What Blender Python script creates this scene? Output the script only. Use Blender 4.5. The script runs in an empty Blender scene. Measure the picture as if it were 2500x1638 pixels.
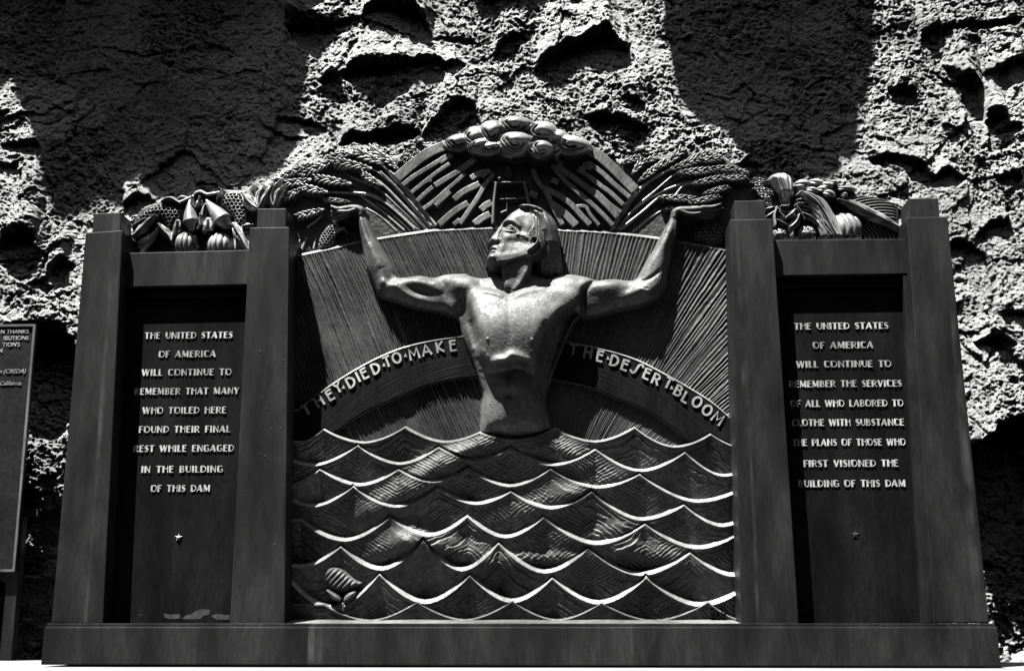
import bpy, bmesh, math, random
import numpy as np
from mathutils import Vector, Matrix, Euler

random.seed(7)
rng = np.random.RandomState(11)
scene = bpy.context.scene
COL = scene.collection

# ------------------------------------------------------------------ camera
PW, PH = 2500.0, 1638.0            # size of the photograph, pixels
FPX = 3107.0                       # focal length in those pixels
CAM = np.array([0.0, -8.0, 0.26])
YAW = math.atan(138 / FPX)         # turned a little to the left
PITCH = math.atan(702 / FPX)       # looking up
cam_d = bpy.data.cameras.new("camera")
cam = bpy.data.objects.new("camera", cam_d)
COL.objects.link(cam)
cam.location = CAM
cam.rotation_euler = Euler((math.pi / 2 + PITCH, 0, YAW), 'XYZ')
cam_d.sensor_width = 36.0
cam_d.lens = 36.0 * FPX / PW
cam_d.clip_end = 500
scene.camera = cam
RM = np.array(cam.rotation_euler.to_matrix())

# ------------------------------------------------------------------ light
SUN = np.array([0.9, 1.0, -3.5])   # travel direction of the sunlight
SUN /= np.linalg.norm(SUN)
sd = bpy.data.lights.new("sun", 'SUN')
sd.energy = 5.0
sd.angle = math.radians(0.53)
sd.color = (1.0, 0.995, 0.985)
sun = bpy.data.objects.new("sun", sd)
COL.objects.link(sun)
sun.rotation_euler = Vector(SUN).to_track_quat('-Z', 'Y').to_euler()
sun.location = (-3, -6, 12)
world = bpy.data.worlds.new("World")
scene.world = world
world.use_nodes = True
nt = world.node_tree
nt.nodes.clear()
sky = nt.nodes.new('ShaderNodeTexSky')
sky.sky_type = 'NISHITA'
sky.sun_disc = False
sky.sun_elevation = math.asin(-SUN[2])
sky.sun_rotation = math.atan2(-SUN[0], -SUN[1])
bw = nt.nodes.new('ShaderNodeSeparateColor')  # black and white film behind a red filter: a blue sky turns dark
bgn = nt.nodes.new('ShaderNodeBackground')
bgn.inputs[1].default_value = 0.05
wo = nt.nodes.new('ShaderNodeOutputWorld')
nt.links.new(sky.outputs[0], bw.inputs[0])
nt.links.new(bw.outputs[0], bgn.inputs[0])
nt.links.new(bgn.outputs[0], wo.inputs[0])
vs = scene.view_settings
vs.view_transform = 'Standard'
vs.look = 'None'
vs.gamma = 1.0
vs.exposure = 1.8
scene.cycles.diffuse_bounces = 0      # hard desert light: the sky alone fills the shadows

# ------------------------------------------------------------------ geometry helpers
def W(px, py, Y):
    """Point on the upright plane y = Y that the photograph shows at (px, py)."""
    d = RM @ np.array([(px - PW / 2), -(py - PH / 2), -FPX])
    t = (Y - CAM[1]) / d[1]
    return CAM + d * t

def WA(pts, Y):
    pts = np.asarray(pts, float)
    v = np.stack([pts[:, 0] - PW / 2, -(pts[:, 1] - PH / 2), np.full(len(pts), -FPX)], 1)
    d = v @ RM.T
    t = (Y - CAM[1]) / d[:, 1]
    return CAM + d * np.asarray(t)[:, None]

def crop(ox, oy, s):
    return lambda pts: [(ox + x / s, oy + y / s) for x, y in pts]
Z1 = crop(0, 400, 2.975); Z2 = crop(650, 250, 2.975); Z3 = crop(1250, 250, 2.975); Z4 = crop(1700, 350, 2.975)
Z5 = crop(700, 700, 2.975); HD = crop(1100, 470, 5.95); CA = crop(700, 440, 4.584); CB = crop(1380, 440, 4.584)
CT = crop(1100, 650, 3.625); CC = crop(950, 280, 5.5675); CD = crop(1250, 280, 5.5675); CE = crop(1380, 780, 4.584)
GL = crop(300, 430, 5.95); GR = crop(1860, 390, 5.95); PL = crop(0, 750, 1.7557); PR = crop(1750, 750, 1.756)
R1 = crop(0, 0, 2.38); R2 = crop(700, 0, 2.38); R3 = crop(1500, 0, 2.38)

_tab = np.random.RandomState(3).rand(512, 512).astype(np.float32)
def vn(x, y, seed=0):
    x = np.asarray(x, np.float32) + seed * 17.31; y = np.asarray(y, np.float32) + seed * 41.77
    xi = np.floor(x).astype(np.int64); yi = np.floor(y).astype(np.int64)
    fx = x - xi; fy = y - yi
    fx = fx * fx * fx * (fx * (fx * 6 - 15) + 10); fy = fy * fy * fy * (fy * (fy * 6 - 15) + 10)
    a = _tab[yi & 511, xi & 511]; b = _tab[yi & 511, (xi + 1) & 511]
    c = _tab[(yi + 1) & 511, xi & 511]; d = _tab[(yi + 1) & 511, (xi + 1) & 511]
    return (a + (b - a) * fx) * (1 - fy) + (c + (d - c) * fx) * fy - 0.5

def fbm(x, y, oct=4, seed=0, gain=0.5):
    r = 0; a = 1.0; f = 1.0
    for o in range(oct):
        r = r + a * vn(x * f + o * 5.3, y * f + o * 9.1, seed + o); a *= gain; f *= 2.03
    return r

def ridged(x, y, oct=4, seed=0):
    r = 0; a = 1.0; f = 1.0
    for o in range(oct):
        r = r + a * (0.5 - 2 * np.abs(vn(x * f + o * 3.3, y * f + o * 7.7, seed + o))); a *= 0.5; f *= 2.07
    return r

def facets(x, y, seed, crack=False):
    """Broken-rock facets: each cell of a jittered grid is a plane with a tilt of its own."""
    xi = np.floor(x).astype(np.int64); yi = np.floor(y).astype(np.int64)
    best = np.full(x.shape, 1e9, np.float32); sec = best.copy(); out = np.zeros(x.shape, np.float32)
    s1, s2 = seed * 13, seed * 29
    for dy in (-1, 0, 1):
        for dx in (-1, 0, 1):
            cx, cy = xi + dx, yi + dy
            jx = _tab[(cy + s1) & 511, (cx + s2) & 511]; jy = _tab[(cy + s2 + 91) & 511, (cx + s1 + 37) & 511]
            px = x - (cx + jx); py = y - (cy + jy)
            d = px * px + py * py
            tx = _tab[(cy + s1 + 200) & 511, (cx + 11) & 511] - 0.5; ty = _tab[(cy + 77) & 511, (cx + s2 + 300) & 511] - 0.5
            of = _tab[(cy + 150) & 511, (cx + s1 + 400) & 511] - 0.5
            k = d < best
            sec = np.where(k, best, np.minimum(sec, d)); best = np.where(k, d, best); out = np.where(k, 1.6 * tx * px + 1.8 * ty * py + 0.9 * of, out)
    if crack: return out.astype(np.float32), (np.sqrt(sec) - np.sqrt(best)).astype(np.float32)
    return out.astype(np.float32)

def sstep(a, b, x):
    t = np.clip((x - a) / (b - a), 0, 1); return t * t * (3 - 2 * t)

# ------------------------------------------------------------------ object helpers
def tag(o, label=None, cat=None, group=None, kind=None):
    if label: o['label'] = label
    if cat: o['category'] = cat
    if group: o['group'] = group
    if kind: o['kind'] = kind
    return o

def empty(name, loc):
    o = bpy.data.objects.new(name, None); COL.objects.link(o); o.location = loc
    o.empty_display_size = 0.1
    return o

def link(name, me, mat, parent=None):
    o = bpy.data.objects.new(name, me); COL.objects.link(o)
    if mat: me.materials.append(mat)
    if parent is not None:
        o.parent = parent
        p = parent; loc = Vector((0, 0, 0))
        while p is not None:
            loc += p.location; p = p.parent
        o.location = -loc if parent.type == 'EMPTY' else Vector((0, 0, 0))
    return o

def mesh_np(name, v, f, mat, parent=None, smooth=True):
    """Mesh from numpy verts (n,3) and quads (m,4)."""
    me = bpy.data.meshes.new(name)
    n, m = len(v), len(f)
    me.vertices.add(n); me.vertices.foreach_set("co", np.ascontiguousarray(v, np.float32).ravel())
    me.loops.add(4 * m); me.loops.foreach_set("vertex_index", np.ascontiguousarray(f, np.int32).ravel())
    me.polygons.add(m); me.polygons.foreach_set("loop_start", np.arange(0, 4 * m, 4, dtype=np.int32))
    me.polygons.foreach_set("loop_total", np.full(m, 4, np.int32))
    me.polygons.foreach_set("use_smooth", np.full(m, smooth, bool))
    me.update(calc_edges=True); me.validate()
    return link(name, me, mat, parent)

def bm_obj(name, bm, mat, parent=None, smooth=False):
    bmesh.ops.recalc_face_normals(bm, faces=bm.faces[:])
    me = bpy.data.meshes.new(name); bm.to_mesh(me); bm.free()
    for p in me.polygons: p.use_smooth = smooth
    return link(name, me, mat, parent)

def prism(front, y0, y1, bev=0.006, bm=None):
    """Closed prism from a polygon of (x,z) at y0 to the same at y1, edges softly rounded."""
    b = bmesh.new() if bm is None else bm
    a = [b.verts.new((x, y0, z)) for x, z in front]; c = [b.verts.new((x, y1, z)) for x, z in front]
    n = len(front)
    fs = [b.faces.new(a), b.faces.new(c[::-1])]
    for i in range(n):
        fs.append(b.faces.new((a[i], c[i], c[(i + 1) % n], a[(i + 1) % n])))
    bmesh.ops.recalc_face_normals(b, faces=fs)
    if bev:
        es = list({e for f in fs for e in f.edges})
        bmesh.ops.bevel(b, geom=es, offset=bev, segments=2, affect='EDGES', profile=0.6)
    return b

def xz(pts, Y):
    return [(p[0], p[2]) for p in WA(pts, Y)]

# ------------------------------------------------------------------ materials
def nodes(m):
    m.use_nodes = True; t = m.node_tree; t.nodes.clear()
    o = t.nodes.new('ShaderNodeOutputMaterial'); p = t.nodes.new('ShaderNodeBsdfPrincipled')
    t.links.new(p.outputs[0], o.inputs[0]); return t, p

def ramp(t, src, stops):
    r = t.nodes.new('ShaderNodeValToRGB'); e = r.color_ramp.elements
    e[0].position, e[0].color = stops[0][0], (stops[0][1],) * 3 + (1,)
    e[1].position, e[1].color = stops[-1][0], (stops[-1][1],) * 3 + (1,)
    for p, c in stops[1:-1]:
        k = e.new(p); k.color = (c,) * 3 + (1,)
    t.links.new(src, r.inputs[0]); return r

def noise(t, scale, detail=4, rough=0.55, stretch=(1, 1, 1)):
    tc = t.nodes.new('ShaderNodeTexCoord'); mp = t.nodes.new('ShaderNodeMapping')
    mp.inputs['Scale'].default_value = stretch
    n = t.nodes.new('ShaderNodeTexNoise'); n.inputs['Scale'].default_value = scale
    n.inputs['Detail'].default_value = detail; n.inputs['Roughness'].default_value = rough
    t.links.new(tc.outputs['Object'], mp.inputs[0]); t.links.new(mp.outputs[0], n.inputs['Vector'])
    return n

def mul(t, a, b):
    m = t.nodes.new('ShaderNodeMix'); m.data_type = 'RGBA'; m.blend_type = 'MULTIPLY'; m.inputs[0].default_value = 1
    t.links.new(a, m.inputs[6]); t.links.new(b, m.inputs[7]); return m.outputs[2]

def bronze(name, lo, hi, metallic=0.45, rough=(0.36, 0.55), streak=True, bump=0.15, bscale=140, spec=0.5, pit=True):
    m = bpy.data.materials.new(name); t, p = nodes(m)
    n1 = noise(t, 2.2, 6, 0.62, (2.2, 1, 0.6) if streak else (1, 1, 1))
    c1 = ramp(t, n1.outputs[0], [(0.36, lo * 0.75), (0.5, (lo + hi) / 2), (0.64, hi * 1.2)])
    n2 = noise(t, 26, 5, 0.7, (1.7, 1, 0.5) if streak else (1, 1, 1))
    c2 = ramp(t, n2.outputs[0], [(0.38, 0.7), (0.5, 1.0), (0.64, 1.3)])
    out = mul(t, c1.outputs[0], c2.outputs[0])
    if pit:
        n3 = noise(t, 11, 2, 0.5)
        c3 = ramp(t, n3.outputs[0], [(0.22, 0.55), (0.31, 1.0), (1, 1.0)])
        out = mul(t, out, c3.outputs[0])
    t.links.new(out, p.inputs['Base Color'])
    rr = ramp(t, n2.outputs[0], [(0.3, rough[1]), (0.7, rough[0])])
    t.links.new(rr.outputs[0], p.inputs['Roughness'])
    p.inputs['Metallic'].default_value = metallic
    p.inputs['Specular IOR Level'].default_value = spec
    b = t.nodes.new('ShaderNodeBump'); b.inputs['Strength'].default_value = bump; b.inputs['Distance'].default_value = 0.004
    n4 = noise(t, bscale, 3, 0.6)
    t.links.new(n4.outputs[0], b.inputs['Height']); t.links.new(b.outputs[0], p.inputs['Normal'])
    return m

M_PIL = bronze("dark_bronze", 0.009, 0.026, metallic=0.35, rough=(0.45, 0.62), spec=0.25)
M_PAN = bronze("panel_bronze", 0.004, 0.009, metallic=0.1, bump=0.1, rough=(0.55, 0.7), spec=0.06)
M_REL = bronze("relief_bronze", 0.042, 0.072, metallic=0.3, rough=(0.48, 0.66), spec=0.35, streak=False, bump=0.3, bscale=90)
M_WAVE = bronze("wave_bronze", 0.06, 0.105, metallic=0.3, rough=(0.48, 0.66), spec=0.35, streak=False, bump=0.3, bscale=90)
M_FAN = bronze("fan_bronze", 0.12, 0.2, streak=True, bump=0.25)
M_FIG = bronze("figure_bronze", 0.09, 0.145, metallic=0.25, rough=(0.5, 0.66), spec=0.4, streak=False, bump=0.25, bscale=110)
M_HAIR = bronze("hair_bronze", 0.045, 0.085, metallic=0.4, streak=False)
M_CRN = bronze("garland_bronze", 0.2, 0.32, metallic=0.35, rough=(0.35, 0.5), streak=False, bump=0.3)
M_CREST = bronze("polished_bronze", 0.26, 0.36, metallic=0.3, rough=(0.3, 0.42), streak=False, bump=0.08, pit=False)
M_LET = bronze("letter_bronze", 0.33, 0.52, metallic=0.2, rough=(0.3, 0.45), streak=False, bump=0.05, pit=False)

def add_runs(m):
    """Pale mineral runs down the face of the metal."""
    t = m.node_tree; p = [n for n in t.nodes if n.type == 'BSDF_PRINCIPLED'][0]
    src = p.inputs['Base Color'].links[0].from_socket
    n = noise(t, 7.5, 2, 0.5, (1, 1, 0.03)); k = ramp(t, n.outputs[0], [(0.0, 0.0), (0.66, 0.0), (0.73, 1.0)])
    n2 = noise(t, 6, 3, 0.6, (1, 1, 0.5)); k2 = ramp(t, n2.outputs[0], [(0.4, 0.0), (0.62, 1.0)])
    f = mul(t, k.outputs[0], k2.outputs[0])
    mx = t.nodes.new('ShaderNodeMix'); mx.data_type = 'RGBA'; mx.inputs[7].default_value = (0.075, 0.075, 0.075, 1)
    t.links.new(f, mx.inputs[0]); t.links.new(src, mx.inputs[6]); t.links.new(mx.outputs[2], p.inputs['Base Color'])
add_runs(M_PIL)

def rock_mat():
    m = bpy.data.materials.new("rock"); t, p = nodes(m)
    n1 = noise(t, 0.9, 5, 0.6); c1 = ramp(t, n1.outputs[0], [(0.36, 0.26), (0.62, 0.43)])
    n2 = noise(t, 14, 6, 0.7); c2 = ramp(t, n2.outputs[0], [(0.3, 0.7), (0.55, 1.0), (0.75, 1.3)])
    n3 = noise(t, 55, 3, 0.6); c3 = ramp(t, n3.outputs[0], [(0.25, 0.5), (0.4, 1.0), (1, 1.05)])
    t.links.new(mul(t, mul(t, c1.outputs[0], c2.outputs[0]), c3.outputs[0]), p.inputs['Base Color'])
    p.inputs['Roughness'].default_value = 0.95
    p.inputs['Specular IOR Level'].default_value = 0.15
    b = t.nodes.new('ShaderNodeBump'); b.inputs['Strength'].default_value = 0.9; b.inputs['Distance'].default_value = 0.02
    n4 = noise(t, 60, 6, 0.75); t.links.new(n4.outputs[0], b.inputs['Height']); t.links.new(b.outputs[0], p.inputs['Normal'])
    return m
M_ROCK = rock_mat()

def concrete(name, lo, hi):
    m = bpy.data.materials.new(name); t, p = nodes(m)
    n1 = noise(t, 3, 6, 0.65); c1 = ramp(t, n1.outputs[0], [(0.3, lo), (0.7, hi)])
    n2 = noise(t, 90, 4, 0.6); c2 = ramp(t, n2.outputs[0], [(0.3, 0.85), (0.6, 1.0)])
    t.links.new(mul(t, c1.outputs[0], c2.outputs[0]), p.inputs['Base Color']); p.inputs['Roughness'].default_value = 0.9
    b = t.nodes.new('ShaderNodeBump'); b.inputs['Strength'].default_value = 0.3; b.inputs['Distance'].default_value = 0.005
    t.links.new(n2.outputs[0], b.inputs['Height']); t.links.new(b.outputs[0], p.inputs['Normal'])
    return m
M_TER = concrete("pale_concrete", 0.17, 0.23)
M_PLZ = concrete("plaza_asphalt", 0.022, 0.034)

# ------------------------------------------------------------------ ground
def sheet(name, x0, x1, y0, y1, z0, z1, mat, kind='structure'):
    b = bmesh.new(); prism([(x0, z0), (x1, z0), (x1, z1), (x0, z1)], y0, y1, 0, b)
    return tag(bm_obj(name, b, mat), kind=kind)
sheet("terrace", -60, 60, -1.25, 6, -1.5, 0.0, M_TER)
b = bmesh.new()
vsq = [b.verts.new(p) for p in ((-300, -16, -1.4), (300, -16, -1.4), (300, 8, -1.4), (-300, 8, -1.4))]
b.faces.new(vsq)
w2 = [b.verts.new(p) for p in ((-300, -16, -40), (300, -16, -40))]
b.faces.new((vsq[1], vsq[0], w2[0], w2[1]))
tag(bm_obj("ground", b, M_PLZ), kind='structure')

def far_wall():
    """Unseen dark wall added behind the camera to hide the low sky."""
    xs = np.linspace(-90, 90, 120); zs = np.linspace(-40, 27, 60)
    X, Z = np.meshgrid(xs, zs)
    Y = -30 + 0.006 * X * X * 0.5 - 0.06 * Z + 4 * fbm(X * 0.08, Z * 0.08, 4, 91)
    v = np.stack([X, Y, Z + 0.12 * (X * 0 + 1) * 6 * fbm(X * 0.05, X * 0, 3, 95) * (Z > 22)], -1).reshape(-1, 3)
    i = np.arange(X.size).reshape(X.shape)
    f = np.stack([i[:-1, 1:], i[:-1, :-1], i[1:, :-1], i[1:, 1:]], -1).reshape(-1, 4)
    tag(mesh_np("sky_blocker", v, f, M_PLZ), kind='structure', label="dark wall added out of view to hide the low sky", cat="rock face")
far_wall()  # added out of view so less sky light fills the shadows

# ------------------------------------------------------------------ rock cliff
SL = np.array([SUN[0] / -SUN[2], SUN[1] / -SUN[2]])     # sideways and inward run of a shadow per metre of fall

def in_poly(P, X, Z):
    ins = np.zeros(X.shape, bool); n = len(P)
    for i in range(n):
        x1, z1 = P[i]; x2, z2 = P[(i + 1) % n]
        if z1 == z2: continue
        c = ((z1 > Z) != (z2 > Z)) & (X < (x2 - x1) * (Z - z1) / (z2 - z1) + x1)
        ins ^= c
    return ins

def cliffY(z):
    return 1.35 + 0.17 * np.maximum(np.asarray(z) - 1.6, 0)

def cliff_xz(pts):
    out = []
    for px, py in pts:
        Y = 1.4
        for _ in range(4):
            p = W(px, py, Y); Y = float(cliffY(p[2]))
        out.append((p[0], p[2]))
    return out

def make_cliff():
    g = 0.0068
    xs = np.arange(-5.6, 4.7, g); zs = np.arange(-0.25, 7.6, g)
    X, Z = np.meshgrid(xs, zs); X = X.astype(np.float32); Z = Z.astype(np.float32)
    wx = X + 0.12 * fbm(X * 2.2, Z * 2.2, 5, 50, 0.6); wz = Z + 0.12 * fbm(X * 2.2, Z * 2.2, 5, 60, 0.6)
    patches = [
        R2([(450, 100), (560, 50), (700, 30), (780, 120), (860, 200), (870, 260), (840, 345), (690, 372), (640, 330), (550, 292), (480, 285), (440, 240)]),
        R2([(190, 430), (350, 390), (600, 395), (720, 372), (1010, 370), (1030, 400), (960, 480), (830, 545), (700, 535), (560, 600), (400, 600), (230, 615), (190, 520)]),
        R2([(850, 690), (900, 650), (990, 605), (1090, 620), (1115, 680), (1080, 745), (950, 810), (800, 880), (780, 800)]),
        R2([(1160, 345), (1250, 240), (1400, 195), (1440, 215), (1350, 300), (1250, 352)]),
        R2([(1480, 390), (1560, 310), (1700, 230), (1880, 170), (1960, 290), (1940, 400), (1750, 470), (1620, 540), (1560, 540), (1500, 480)]),
        R2([(1760, 740), (1780, 690), (1850, 680), (1925, 740), (1905, 800), (1860, 812), (1790, 785)]),
        R2([(870, 235), (900, 195), (1100, 200), (1130, 240), (1000, 255)]),
        R2([(300, 830), (420, 760), (560, 740), (700, 740), (780, 780), (640, 880), (500, 900), (330, 870)]),
        R2([(0, 70), (200, 90), (300, 70), (220, 200), (110, 260), (40, 340), (0, 400)]),
        R2([(340, 300), (420, 240), (420, 280), (370, 370), (240, 470), (200, 430)]),
        R3([(1740, 190), (1890, 150), (1900, 345), (1860, 372), (1780, 350)]),
        R3([(1900, 370), (1960, 380), (2060, 430), (2160, 500), (2130, 640), (2050, 700), (1990, 560)]),
        R3([(1900, 140), (2050, 80), (2370, 60), (2370, 110), (2120, 120), (1960, 210), (1910, 260)]),
        R3([(2130, 400), (2200, 360), (2390, 340), (2390, 470), (2180, 480)]),
        R3([(1430, 930), (1600, 910), (1720, 920), (1850, 990), (2090, 1060), (1950, 1100), (1800, 1070), (1600, 985), (1440, 975)]),
        R3([(2250, 1060), (2390, 1000), (2390, 1120), (2270, 1125)]),
        R3([(2040, 1440), (2080, 1360), (2200, 1270), (2290, 1290), (2280, 1380), (2180, 1400)]),
        R3([(2140, 620), (2260, 640), (2240, 760), (2330, 700), (2400, 760), (2330, 900), (2230, 860)]),
        R3([(1560, 480), (1700, 560), (1760, 640), (1640, 640), (1580, 580)]),
        R3([(40, 590), (170, 640), (120, 700), (30, 660)]),
        R3([(-20, 690), (100, 730), (200, 780), (60, 850), (0, 840)]),
        R1([(0, 835), (190, 825), (240, 915), (100, 925), (0, 900)]),
        R1([(690, 1215), (700, 1150), (860, 1110), (900, 1140), (820, 1190), (740, 1225)]),
        R1([(0, 640), (110, 630), (60, 690), (0, 710)]),
        [(40, 800), (130, 790), (195, 880), (200, 960), (170, 1120), (170, 1280), (150, 1345), (110, 1360), (90, 1420), (40, 1420), (-60, 1380), (-60, 800)],
        [(2330, 1090), (2375, 1075), (2440, 1005), (2540, 990), (2560, 1590), (2470, 1600), (2430, 1560), (2400, 1300)],
        [(2380, 820), (2440, 800), (2480, 850), (2420, 880)],
        [(-20, 575), (60, 560), (110, 620), (40, 680), (-20, 660)],
        [(60, 690), (160, 640), (200, 660), (130, 720)],
    ]
    # each traced dark patch is the shadow below a ledge: the rock above it swells forward and breaks off at a lip
    carve = np.zeros(X.shape, np.float32); bulge = np.zeros(X.shape, np.float32)
    for P in patches:
        q = cliff_xz(P)
        m = in_poly(q, wx, wz)
        cols = np.where(m.any(0))[0]
        if not len(cols): continue
        jt = np.full(len(xs), -1); hh = np.zeros(len(xs))
        for c in cols:
            rr = np.where(m[:, c])[0]; jt[c] = rr[-1]; hh[c] = (rr[-1] - rr[0] + 1) * g
        if hh.max() > 1.0:                              # a deep hollow
            carve = np.maximum(carve, np.where(m, 0.42, 0)); continue
        k = np.ones(7) / 7
        pr = np.convolve(np.minimum((SL[1] + 0.12) * hh, 0.28), k, 'same')
        sl = slice(max(cols[0] - 2, 0), cols[-1] + 3)
        top = np.where(jt[sl] >= 0, zs[np.maximum(jt[sl], 0)], 1e3)[None, :]
        up = Z[:, sl] - top
        Lq = np.maximum(1.9 * hh[sl], 0.35)[None, :]
        b_ = np.where(up > 0, pr[sl][None, :] * np.clip(1 - up / Lq, 0, 1) ** 1.3, 0)
        bulge[:, sl] = np.maximum(bulge[:, sl], b_)
        carve = np.maximum(carve, np.where(m, 0.035, 0))
    carve = carve - bulge
    carve = (2 * carve + np.roll(carve, 1, 1) + np.roll(carve, -1, 1)) / 4
    rough = 1.0
    D = 0.06 * fbm(X * 0.9, Z * 0.9, 2, 5)
    f1, c1 = facets(wx * 1.2, wz * 1.6, 71, True); f2, c2 = facets(wx * 3.6 + 0.8 * wz, wz * 4.4, 72, True)
    f3 = facets(wx * 10 + 2 * wz, wz * 12, 73); f4 = facets(wx * 27 + 6 * wz, wz * 31, 74); f5 = facets(X * 62, Z * 70, 75)
    gr = 0.75 + 0.75 * sstep(-0.25, 0.3, fbm(X * 1.5, Z * 1.5, 3, 77))
    D += 0.070 * f1 + 0.030 * f2 * rough + (0.0145 * f3 + 0.0085 * f4 + 0.0055 * f5) * rough * gr
    crk = sstep(-0.15, 0.2, vn(X * 1.1, Z * 1.1, 78))
    D += 0.02 * np.exp(-(c1 / 0.02) ** 2) * crk + 0.008 * np.exp(-(c2 / 0.04) ** 2) * sstep(0.0, 0.3, vn(X * 1.9, Z * 1.9, 79))
    D += 0.008 * sstep(0.08, 0.3, vn(X * 33 + Z * 8, Z * 36, 81)) * rough * gr + 0.006 * sstep(0.05, 0.3, vn(X * 70, Z * 74, 82)) * rough * gr
    D -= (0.010 * ridged(wx * 8, wz * 9, 3, 33) + 0.007 * fbm(X * 20, Z * 22, 2, 39) + 0.008 * fbm(X * 52, Z * 56, 2, 43, 0.8)) * rough * gr
    D -= D.mean()
    Y = cliffY(Z) + D + carve
    Y += 0.25 * sstep(1.6, 0.0, Z) * sstep(-2.9, -3.3, X)
    v = np.stack([X, Y, Z], -1).reshape(-1, 3)
    nz, nx = X.shape
    i = np.arange(nz * nx).reshape(nz, nx)
    f = np.stack([i[:-1, :-1], i[:-1, 1:], i[1:, 1:], i[1:, :-1]], -1).reshape(-1, 4)
    o = mesh_np("rock_cliff", v, f, M_ROCK)
    tag(o, kind='structure', label="rough pale rock face rising behind the bronze memorial", cat="rock face")
    # continuation of the cliff either side, out of the picture
    for xa, xb in ((-18.0, -5.58), (4.68, 16.0)):
        gg = 0.035
        X, Z = np.meshgrid(np.arange(xa, xb + gg, gg), np.arange(-0.25, 7.6, gg)); X = X.astype(np.float32); Z = Z.astype(np.float32)
        D = 0.06 * fbm(X * 0.9, Z * 0.9, 2, 5) + 0.09 * facets(X * 1.2, Z * 1.6, 71) + 0.05 * facets(X * 3.6, Z * 4.4, 72) + 0.025 * facets(X * 10, Z * 12, 73)
        Yc = cliffY(Z) + D - D.mean() + 0.25 * sstep(1.6, 0.0, Z) * sstep(-2.9, -3.3, X)
        i = np.arange(X.size).reshape(X.shape)
        f = np.stack([i[:-1, :-1], i[:-1, 1:], i[1:, 1:], i[1:, :-1]], -1).reshape(-1, 4)
        e = mesh_np("rock_cliff", np.stack([X, Yc, Z], -1).reshape(-1, 3), f, M_ROCK)
        tag(e, kind='structure', label="pale rock face continuing to the side of the memorial", cat="rock face")
    return o
make_cliff()

def make_shadow_caster(P, t, back):
    """Unseen rock slab added above the picture, shaped to throw one large shadow."""
    q = cliff_xz(P)
    s = SUN / SUN[1]
    b = bmesh.new()
    pts = [np.array([x, float(cliffY(z)), z]) - t * s for x, z in q]  # shadow outline slid back up the sun ray to shape the added caster
    e = np.array([0.9, 1.0, 0.0]) * back
    a = [b.verts.new(p) for p in pts]; c = [b.verts.new(p + e) for p in pts]
    n = len(pts)
    b.faces.new(a); b.faces.new(c[::-1])
    for i in range(n): b.faces.new((a[i], c[i], c[(i + 1) % n], a[(i + 1) % n]))
    bmesh.ops.triangulate(b, faces=[f for f in b.faces if len(f.verts) > 4])
    tag(bm_obj("shadow_caster", b, M_ROCK), kind='structure', label="added rock slab above the picture, shaped to cast a large shadow", cat="rock face")
def ragged(P, amp, seed, step=14):
    """The outline with broken-rock notches."""
    out = []; n = len(P); rr = np.random.RandomState(seed)
    for i in range(n):
        a = np.array(P[i], float); c = np.array(P[(i + 1) % n], float); L = np.hypot(*(c - a)); m = max(int(L / step), 1)
        if max(abs(a[0]), abs(a[1])) > 2600 or min(a[1], c[1]) < -60: m = 1
        nn = np.array([-(c - a)[1], (c - a)[0]]) / max(L, 1e-6)
        for k in range(m):
            out.append(tuple(a + (c - a) * k / m + (nn * rr.uniform(-amp, amp) if k else 0)))
    return out
make_shadow_caster(ragged(R1([(1690, -300), (1715, 60), (1690, 150), (1735, 210), (1700, 330), (1690, 420), (1655, 560), (1615, 680), (1605, 760), (1640, 870), (1630, 1010), (1580, 1090), (1460, 1110), (1300, 1120), (1150, 1130), (1040, 1165), (960, 1140), (930, 1108), (830, 1100), (720, 1105), (680, 1150), (600, 1130), (540, 1160), (470, 1175), (400, 1235), (340, 1240), (290, 1170), (250, 1070), (230, 940), (200, 810), (130, 670), (90, 570), (75, 480), (10, 570), (-700, 700), (-700, -300)]), 8, 1, 10), 0.9, 1.9)
make_shadow_caster(ragged(R3([(250, -300), (280, 60), (270, 150), (340, 260), (350, 400), (375, 560), (450, 680), (520, 790), (590, 850), (690, 880), (740, 990), (850, 1060), (1050, 1090), (1290, 1100), (1330, 1010), (1400, 1040), (1425, 880), (1435, 760), (1455, 620), (1480, 500), (1430, 400), (1440, 200), (1400, 90), (1390, -300)]), 8, 2, 10), 0.9, 1.7)

# ------------------------------------------------------------------ memorial frame
frame = empty("memorial_frame", (-0.3, 0.0, 0.0))
tag(frame, "dark bronze memorial frame of four tapered pillars with two inscribed panels on a long plinth", "monument")

def pillar(front, cap, capd=(0.02, 0.235), depth=0.36):
    p = bm_obj("pillar", prism(xz(front, 0.0), 0.0, depth, 0.007), M_PIL, frame)
    c = bm_obj("cap", prism(xz(cap, capd[0]), capd[0], capd[1], 0.007), M_PIL, p)
    return p
pillar([(125, 1521), (251, 1522), (299, 562), (209, 568)], [(224.5, 571), (293.5, 568), (295, 518), (228, 521)])
P2_ = pillar([(561, 1525), (694.5, 1525), (706, 554), (609.4, 555.3)], [(626, 560), (697.5, 560), (699, 508.6), (628.6, 509)])
pillar([(1810, 1526), (1950.5, 1526), (1885.5, 534), (1782, 536)], [(1794, 540), (1870.4, 540), (1868, 488.5), (1792.4, 490.5)])
pillar([(2279.6, 1521), (2415, 1520), (2313.4, 529), (2214, 530)], [(2221, 535), (2295, 535), (2291, 483.4), (2218.6, 484.5)])

# plinth with a thin ledge under the pillars
ZP = W(1250, 1519, -0.05)[2]
pl = bm_obj("plinth", prism(xz([(99, 1622), (2444, 1627), (2435.5, 1529), (108, 1529)], -0.09), -0.09, 0.75, 0.008), M_PIL, frame)
bm_obj("ledge", prism(xz([(112, 1529.5), (2431, 1529.5), (2428, 1521), (116, 1521)], -0.07), -0.07, 0.7, 0.004), M_PIL, pl)

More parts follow.
